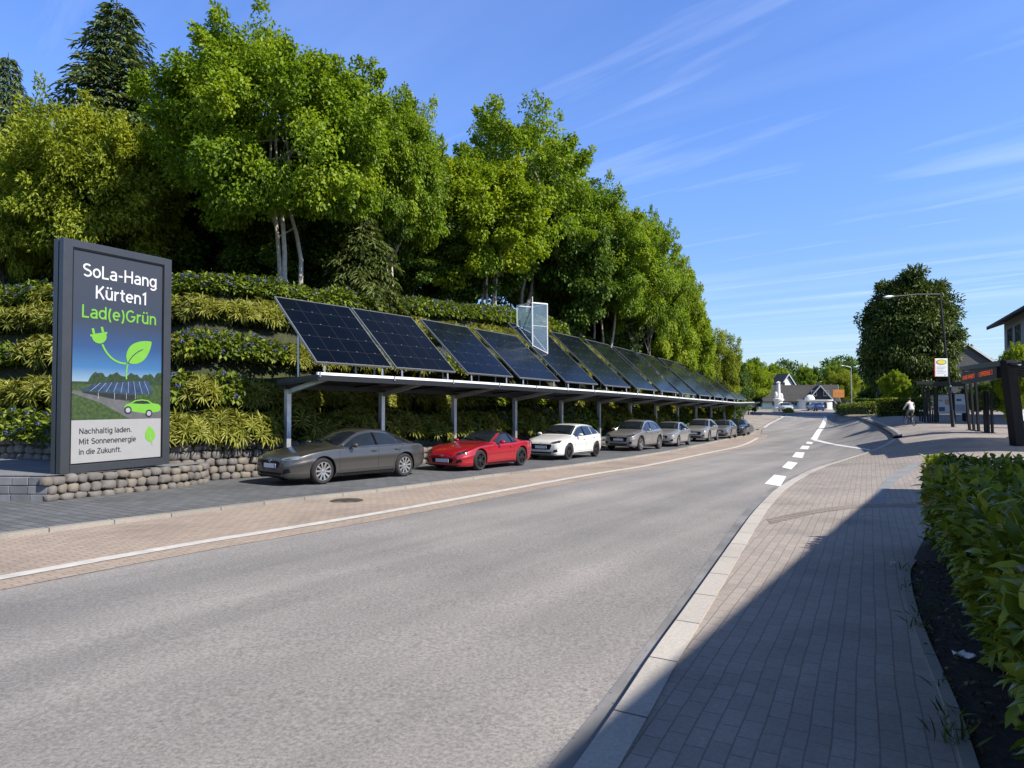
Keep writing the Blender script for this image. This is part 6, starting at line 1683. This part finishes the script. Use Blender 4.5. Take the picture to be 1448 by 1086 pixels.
mb = MB(); mb.box(-.12, .02, -.13, -.05, .13, .15); mb.box(-.12, .02, .05, .13, .44, .46); mb.tube([(-.05, -.09, .15), (-.05, -.05, .15), (-.05, 0, .30), (-.05, .05, .45), (-.05, .09, .45)], .012, 6); mb.obj('pedal', M['black'], bk)
pr = empty('person', (g.x, g.y, g.z+.045), hd, 'cyclist in a pale top and grey trousers leaning forward on the bicycle', 'person')
def skin(name, verts, edges, rad, mats, parent, root=0, sub=1, colour=None):
    me = bpy.data.meshes.new(name); me.from_pydata(verts, edges, []); o = link(name, me)
    o.modifiers.new('s', 'SKIN'); sv = me.skin_vertices[0].data
    for k, r in enumerate(rad): sv[k].radius = (r, r) if not hasattr(r, '__len__') else r
    sv[root].use_root = True
    s_ = o.modifiers.new('d', 'SUBSURF'); s_.levels = sub; s_.render_levels = sub
    bpy.context.view_layer.update(); nw = bpy.data.meshes.new_from_object(o.evaluated_get(bpy.context.evaluated_depsgraph_get())); nw.name = name
    bpy.data.objects.remove(o)
    for m in mats: nw.materials.append(m)
    nw.polygons.foreach_set('use_smooth', [True]*len(nw.polygons))
    if colour:
        for p in nw.polygons: p.material_index = colour(p.center)
    return link(name, nw, parent)
M['skin'] = simple('skin', (.45, .28, .20), .6, var=.08); M['shirt'] = simple('pale_top', (.62, .60, .58), .85, var=.15, vs=5); M['trousers'] = simple('grey_trousers', (.17, .16, .16), .9, var=.2); M['hair'] = simple('dark_hair', (.03, .022, .016), .7, var=.4, vs=20); M['shoe'] = simple('dark_shoe', (.03, .03, .03), .7)
V = [(-.22, 0, 1.0), (-.16, 0, 1.16), (-.05, 0, 1.34), (.02, 0, 1.44), (.06, 0, 1.52), (.10, 0, 1.60), (.12, 0, 1.70),
     (-.02, .17, 1.40), (.06, .27, 1.20), (.24, .29, 1.04), (.30, .28, 1.02),
     (-.02, -.17, 1.40), (.06, -.27, 1.20), (.24, -.29, 1.04), (.30, -.28, 1.02),
     (-.19, .10, .96), (.14, .12, .80), (-.06, .10, .52), (.03, .10, .48),
     (-.19, -.10, .96), (.10, -.12, .58), (-.10, -.10, .22), (.0, -.10, .18)]
E = [(0, 1), (1, 2), (2, 3), (3, 4), (4, 5), (5, 6), (3, 7), (7, 8), (8, 9), (9, 10), (3, 11), (11, 12), (12, 13), (13, 14), (0, 15), (15, 16), (16, 17), (17, 18), (0, 19), (19, 20), (20, 21), (21, 22)]
Rr = [(.15, .13), (.14, .12), (.16, .12), (.12, .09), .055, .085, .075, .075, .05, .042, .035, .075, .05, .042, .035, .10, .075, .05, .045, .10, .075, .05, .045]
def pcol(c):
    if c.z > 1.50: return 0
    if abs(c.y) > .2 and c.x > .2: return 0
    if c.z > 1.02: return 1
    if c.z < .24 or (c.z < .54 and c.y > 0 and c.x < .1 and c.z > .42): return 3
    return 2
skin('body', V, E, Rr, [M['skin'], M['shirt'], M['trousers'], M['shoe']], pr, 0, 2, pcol)
mb = MB(); mb.ell((.085, 0, 1.69), (.105, .10, .10)); mb.obj('hair', M['hair'], pr, 60)

# ------------------------------------------------------------------ buildings
def wallmat(name, col): return simple(name, col, .9, var=.1, vs=1.3, bmp=.15, bs=40)
M['w_grey'] = wallmat('render_grey', (.20, .19, .185)); M['w_dark'] = wallmat('slate_cladding', (.05, .053, .06)); M['w_white'] = wallmat('render_white', (.68, .68, .66)); M['w_cream'] = wallmat('render_cream', (.52, .47, .39))
M['r_slate'] = pavers('slate_roof', (.052, .056, .064), (.04, .043, .05), (.02, .02, .023), .3, .2, 0, .5, msize=.01); M['r_brown'] = pavers('brown_roof', (.13, .10, .085), (.10, .08, .07), (.04, .035, .03), .3, .2, 0, .5, msize=.01)
M['r_slate2'] = pavers('weathered_roof', (.075, .072, .07), (.06, .058, .058), (.03, .03, .03), .3, .2, 0, .5, msize=.01)
M['frame_white'] = simple('frame_white', (.6, .6, .6), .5, var=.05); M['timber'] = simple('verge_board', (.42, .44, .46), .6, var=.1); M['frame_dark'] = simple('frame_dark', (.03, .03, .033), .5)
def gable_house(name, label, c, rz, w, d, hw, hr, wall, roof, wins=(), over=.5, verge='timber', cat='house', group=None, z=None, chim=True, fr='frame_white'):
    z = h(c[0], c[1])-.15 if z is None else z
    root = empty(name, (c[0], c[1], z), rz, label, cat, group)
    # x across the gable, y along the ridge; gable faces -y
    mb = MB(); P = [(-w/2, 0), (w/2, 0), (w/2, hw), (0, hr), (-w/2, hw)]; mb.prism(P, Matrix.Identity(4), -d/2, d/2); mb.obj('wall', M[wall], root)
    sl = (hr-hw)/(w/2); t = .22
    ro = MB()
    for sg in (-1, 1):
        x1 = w/2+over; z1 = hr-sl*x1+.03
        ro.prism([(0, hr+.03), (sg*x1, z1), (sg*x1, z1+t), (0, hr+.03+t)] if sg > 0 else [(0, hr+.031), (0, hr+.03+t), (sg*x1, z1+t), (sg*x1, z1)], Matrix.Identity(4), -d/2-over, d/2+over)
    r_ = ro.obj('roof', M[roof], root)
    for sg in (-1, 1):
        x1 = w/2+over+.02
        for yy in (-d/2-over-.06, d/2+over+.01):
            vb = MB(); vb.prism([(sg*.005, hr-.08), (sg*x1, hr-sl*x1-.1), (sg*x1, hr-sl*x1+.27), (sg*.005, hr+.28)], Matrix.Identity(4), yy, yy+.05); vb.obj('verge_board', M[verge], r_)
    if chim: mb = MB(); mb.box(w*.12, w*.12+.6, d*.1, d*.1+.6, hr-1.0, hr+.9); mb.obj('chimney', M['w_dark'], r_)
    for (face, u, v, ww, wh) in wins:
        # face: f(ront gable) l(eft) r(ight)
        Mx = {'f': Matrix.Translation((u, -d/2, v)), 'l': Matrix.Translation((-w/2, u, v)) @ Matrix.Rotation(R(-90), 4, 'Z'), 'r': Matrix.Translation((w/2, u, v)) @ Matrix.Rotation(R(90), 4, 'Z')}[face]
        mb = MB(); q = .07
        for (a, b, c_, e_) in ((-ww/2, -ww/2+q, 0, wh), (ww/2-q, ww/2, 0, wh), (-ww/2+q, ww/2-q, 0, q), (-ww/2+q, ww/2-q, wh-q, wh), (-q*.4, q*.4, q, wh-q)): mb.box(a, b, -.05, .03, c_, e_, Mx)
        mb.box(-ww/2-.08, ww/2+.08, -.12, .02, -.07, -.003, Mx)
        wn_ = mb.obj('window', M[fr], root); mb = MB(); mb.box(-ww/2+.02, ww/2-.02, -.02, .025, .02, wh-.02, Mx); mb.obj('pane', M['pane'], wn_)
    return root
# large building at the right edge: its street side runs parallel to the road
e0, e1 = Vector((49.8, 70)), Vector((42.35, 55.6)); ed = (e0-e1).normalized(); en_ = Vector((ed.y, -ed.x))
bl_ = 34; cen = e0 - ed*(bl_/2-.6) + en_*(6.2+1.3)
gable_house('apartment_building', 'grey rendered building with a wide dark eave at the right edge, above the shelters', cen, math.atan2(ed.y, ed.x)-R(90), 12.4, bl_-1.2, 9.75, 12.0, 'w_grey', 'r_slate',
            [('l', y, z, 2.3, 1.7) for z in (7.2, 4.1, 1.0) for y in (bl_/2-3.6, bl_/2-7.4, bl_/2-12, bl_/2-17, bl_/2-22, bl_/2-27)], 1.3, 'frame_dark', 'building', z=.15, fr='frame_dark')
hx = at(1368, 487, 115)
gable_house('gabled_house', 'dark slate house with a pale gable board between the big tree and the grey building', (hx.x, hx.y+7), R(0), 17, 13, 5.6, hx.z-.1, 'w_dark', 'r_slate', [('f', 2.5, 1.2, 1.2, 1.2), ('f', -2.5, 1.2, 1.2, 1.2)], .5, z=.1)
# house whose shadow lies over the walkway (to the right of the frame)
fe = Vector((.58, .815)).normalized(); fn = Vector((fe.y, -fe.x)); corner = Vector((14.2, 9.35))+fe*3.0-fn*.25
hc = corner - fe*(12) + fn*(5.2)
gable_house('corner_house', 'pale rendered house beyond the hedge, casting its shadow on the walkway', hc, math.atan2(fe.y, fe.x)-R(90), 9.4, 23.0, 6.95, 9.6, 'w_cream', 'r_brown', [('l', y, z, 1.3, 1.4) for z in (1.1, 4.2) for y in (9, 5, 1, -3, -7)]+[('r', y, z, 1.3, 1.4) for z in (1.1, 4.2) for y in (8, 0, -8)], .5)

# far houses
def px_house(name, label, px, D, wpx, eave, ridge, depth, rz, wall, roof, wins=(), **k):
    c = at(px, 560, D); z0 = h(c.x, D)-.3; s = D/FPX
    return gable_house(name, label, (c.x, D), rz, wpx*s, depth, at(px, eave, D).z-z0, at(px, ridge, D).z-z0, wall, roof, wins, z=z0, **k)
px_house('white_house', 'white house with a dark gable roof farthest left of the village', 1086, 165, 32, 549, 531, 12, R(25), 'w_white', 'r_slate', [('f', -1.5, 3.2, 1.2, 1.3), ('f', 1.5, 3.2, 1.2, 1.3), ('l', -2, 1.5, 1.2, 1.4), ('l', 2, 1.5, 1.2, 1.4)], group='far village houses')
px_house('long_house', 'house with a long low brown slate roof in the middle of the village', 1122, 150, 42, 566, 546, 17, R(70), 'w_white', 'r_slate2', [('l', -4, .8, 1.2, 1.2), ('l', 0, .8, 1.2, 1.2), ('l', 4, .8, 1.2, 1.2)], group='far village houses')
px_house('gabled_house', 'house with a dark slate gable and white front behind the blue car', 1152, 150, 33, 567, 547, 12, R(-14), 'w_dark', 'r_slate', [('f', -1.2, 3.0, 1.1, 1.1), ('f', 1.2, 3.0, 1.1, 1.1)], group='far village houses', chim=True)
# white bay with arched openings on the ground floor in front of the gable
BS = .62
c = at(1153, 570, 134); z0 = h(c.x, 134); bay = empty('shop_pavilion', (c.x, 134, z0-.1), R(-14), 'low white pavilion with rounded ends and arched windows in front of the slate gable', 'pavilion')
mb = MB(); pl2 = [(2.6*math.cos(R(a))+(2.1 if abs(a) < 90 else -2.1), 1.6*math.sin(R(a))) for a in list(range(-90, 91, 15))]+[(-2.1+2.6*-math.cos(R(a))*1.0, 1.6*math.sin(R(-a))*-1) for a in range(90, -91, -15)]
vs = [(x, y, 0) for x, y in pl2]+[(x, y, 2.2) for x, y in pl2]; n = len(pl2); mb.add(vs, [list(range(n))[::-1], list(range(n, 2*n))]+[[i, (i+1) % n, (i+1) % n+n, i+n] for i in range(n)]); mb.obj('wall', M['w_white'], bay)
mb = MB(); vs = [(x*1.1, y*1.15, 2.2) for x, y in pl2]+[(x*1.12, y*1.18, 2.55) for x, y in pl2]; mb.add(vs, [list(range(n))[::-1], list(range(n, 2*n))]+[[i, (i+1) % n, (i+1) % n+n, i+n] for i in range(n)]); mb.obj('roof_rim', M['w_white'], bay)
for x in (-2.4, -.8, .8, 2.4):
    mb = MB(); mb.prism([(x-.5, .4), (x+.5, .4), (x+.5, 1.4)]+[(x+.5*math.cos(R(a)), 1.4+.5*math.sin(R(a))) for a in range(20, 180, 20)]+[(x-.5, 1.4)], Matrix.Identity(4), -1.72, -1.50); mb.obj('window', M['pane'], bay)
mb = MB(); mb.ell((-1.6, 0, 2.5), (1.5, 1.2, 1.25)); mb.obj('dome', M['w_white'], bay, 60)
bay.scale = (.66, .66, .8)
# white pillar monument
c = at(1101, 575.5, 124); c.z = h(c.x, c.y); mo = empty('monument', (c.x, c.y, c.z), 0, 'slender white pillar monument on a wider base left of the far cars', 'monument'); s = c.y/FPX
mb = MB(); mb.lathe([(1.0, 0), (1.0, .5), (.75, .55), (.7, 1.6), (.95, 1.8), (.95, 2.1), (.5, 2.2)], None, 16); mb.obj('base', M['w_white'], mo, 40)
mb = MB(); mb.tube([(0, 0, 2.1), (0, 0, 38*s)], [.36, .30], 12); mb.lathe([(.30, 38*s), (.45, 38*s+.15), (0, 38*s+.4)], None, 12); mb.obj('shaft', M['w_white'], mo, 40)
mb = MB(); mb.ell((-.45, 0, 22*s), (.35, .3, .6)); mb.ell((.5, 0, 19*s), (.35, .3, .7)); mb.obj('figure', M['w_white'], mo, 60)
# orange hoarding
c = ground(1186, 577); D = 128; a, b = at(1178, 562, D), at(1194, 551, D); oh = empty('orange_hoarding', (a.x, D, h(a.x, D)), 0, 'faded orange hoarding on posts in front of the yellow-green trees', 'hoarding')
z0 = h(a.x, D); M['orange'] = simple('faded_orange', (.42, .16, .03), .7, var=.3, vs=1.5)
mb = MB(); mb.box(0, b.x-a.x, 0, .12, a.z-z0, b.z-z0); mb.obj('panel', M['orange'], oh)
for x in (.2, b.x-a.x-.2): mb = MB(); mb.box(x-.07, x+.07, .02, .12, -.1, a.z-z0-.003); mb.obj('leg', M['dark_metal'], oh)

# far vehicles
rd = Vector((.5, .866))
def far_car(px, py, kind, paint, name, label, away, yaw=0):
    g = ground(px, py); d = rd if away else -rd; a = math.atan2(d.y, d.x)+R(yaw)
    return build_car(name, kind, PAINT[paint], label, 'cars driving on the far road', (g.x, g.y, g.z+.01), a, spokes=5, style=1)
far_car(1153, 581, 'hatch', 'blue', 'hatchback_car', 'blue hatchback driving on the far road in front of the white pavilion', True, 28)
far_car(1111, 581.5, 'hatch', 'pale', 'hatchback_car', 'pale hatchback coming on the far road behind the planted traffic island', False, 20)
far_car(1125, 577, 'sedan', 'black', 'sedan_car', 'small dark car far behind the traffic island', False, 20)
far_car(1187, 577.5, 'suv', 'black', 'parked_car', 'black parked car below the orange hoarding', True, 60)

# traffic island
g = ground(1115, 584.5); ti = empty('traffic_island', (g.x, g.y, g.z), math.atan2(rd.y, rd.x), 'planted traffic island with a pale kerb in the far road', 'traffic island')
mb = MB(); mb.prism([(2.4*math.cos(a), .9*math.sin(a)) for a in [2*math.pi*k/20 for k in range(20)]], Matrix.Rotation(R(90), 4, 'X'), -.18, .1); mb.obj('kerb_ring', M['kerb'], ti)
n = 900; q = usphere(n)*np.array([2.2, .75, .55])*(rng.random((n, 1))**.4); q[:, 2] = np.abs(q[:, 2])+.15
link('shrubbery', leaves('shrubbery', q, usphere(n)+np.array([0, 0, .4]), usphere(n)*.5+np.array([0, 0, 1]), .35, .16, rng.random(n), LM['yellow']), ti)

# far lamps
for k, (px, py, ty, ax, lab) in enumerate(((1175.5, 575, 541, -1.4, 'pale far street lamp beside the white pavilion'), (1204.5, 578, 519, -1.2, 'tallest far street lamp standing behind the low hedge'), (1194, 574, 546, -1.0, 'shortest far street lamp, between its two neighbours'))):
    g = ground(px, py); D = g.y; t = at(px-1, ty, D); street_lamp(g, t.z-g.z, (t.x-g.x, 0), (ax*D/105, 0, .25), lab, 'street lamps', .09, 'galv')

# ------------------------------------------------------------------ vegetation on the right and far away
yw = make_tree('yew_tree', 'huge dark egg-shaped tree standing alone behind the bus stop', None, 20, 0, 8.2, 7.6, 9.5, 420, 190, 1.75, .66, .26, 'yew', 'bark_dark', 1, -1, 3, .45, 91, trad=.5, flat=.55, shoots=0)
del yw['category']; yw['category'] = 'tree'
c = at(1289, 560, 98); w0, h0 = DIM[yw.name]; z0 = h(c.x, 98); place(yw, c.x, 98, z0-.2, 122/FPX*98/w0, 1.0, (at(1289, 383, 98).z-z0)/h0)
def tree_px(src, label, px, D, top, w, group):
    o = copy_tree(src); o['label'] = label; o['group'] = group
    c = at(px, 500, D); return tree_at(o, px, D, top, w, 0, 0, h(c.x, D), src)
tree_px(tC, 'small round street tree with a pale stem behind the far hedge', 1269, 74, 523, 40, 'street trees by the bus stop')
tree_px(tC, 'bright yellow-green tree behind the bus shelter, in front of the grey building', 1440, 31, 482, 58, 'street trees by the bus stop')
GF = 'far trees around the village'
for (src, px, D, top, w, lab) in ((tD, 1046, 118, 508, 46, 'dark tree on the left of the far road just past the bank'), (tA, 1072, 128, 515, 44, 'mid green tree left of the white village house'), (tD, 1062, 112, 540, 30, 'low dark tree in front of the far left trees'),
        (tC, 1091, 200, 514, 38, 'pale green tree rising behind the white village house'), (tD, 1117, 190, 528, 30, 'dark round tree above the long brown roof'), (tA, 1136, 205, 516, 30, 'round tree above the middle of the village roofs'), (tD, 1150, 215, 519, 24, 'small dark tree right of the round tree above the roofs'),
        (tY, 1188, 150, 522, 46, 'yellow-green tree behind the orange hoarding'), (tC, 1204, 160, 535, 34, 'yellow-green tree immediately left of the huge dark tree'), (tA, 1178, 185, 514, 30, 'green tree behind the yellow-green tree of the village'), (tD, 1200, 190, 512, 34, 'distant green tree between the lamps and the huge dark tree'),
        (tB, 1066, 215, 505, 40, 'airy tree on the horizon left of the village'), (tD, 1232, 135, 545, 40, 'dark tree low behind the left side of the huge dark tree'), (tD, 1335, 120, 540, 60, 'dark tree low behind the right side of the huge dark tree'), (tD, 1385, 90, 540, 60, 'dark tree behind the dark display at the bus shelter'), (tD, 1440, 70, 515, 70, 'dark tree filling the gap under the grey building')):
    tree_px(src, lab, px, D, top, w, GF)
rr = random.Random(4)
wd = []
for k in range(46):
    X, Y = rr.uniform(95, 420), rr.uniform(300, 470); wd.append((X, Y))
hill = None
W_P, W_D, W_N, W_L, W_R = [], [], [], [], []
for X, Y in wd:
    s = rr.uniform(4, 7.5); n = 420; d = usphere(n); z = h(X, Y); W_P.append(np.array([X, Y, z+s*.75])+d*np.array([s, s, s*.85])*(.7+.35*rng.random((n, 1)))); W_D.append(usphere(n)); W_N.append(d+np.array([0, 0, .6])); W_R.append(.4*rr.random()+.6*rng.random(n)*.8)
me = leaves('far_wood', np.concatenate(W_P), np.concatenate(W_D), np.concatenate(W_N), 1.7, 1.0, np.concatenate(W_R), LM['dark']); tag(link('far_wood', me), 'distant wooded slope on the hill behind the village', 'wood', None, 'stuff')
a, b = ground(1192, 586.5), ground(1242, 586.5)
hedge('box_hedge', 'low clipped far hedge lit along its top, nearest the far road', (a.x, a.y), (b.x, b.y), 1.2, 1.35, 'laurel', 5200, .22, .12)
bpy.data.objects['box_hedge'].rotation_euler[2] += 0
a, b = ground(1244, 590), ground(1312, 589)
hedge('box_hedge', 'taller clipped hedge behind the cyclist', (a.x, a.y), (b.x, b.y), 1.2, 1.75, 'laurel', 6000, .18, .10)
a, b = ground(1216, 583), ground(1300, 583); a = at(1216, 580, 112); b = at(1300, 580, 104)
hedge('box_hedge', 'dark low hedge between the far lamps and the huge dark tree', (a.x, a.y), (b.x, b.y), 1.4, 1.9, 'dark', 5000, .3, .16)
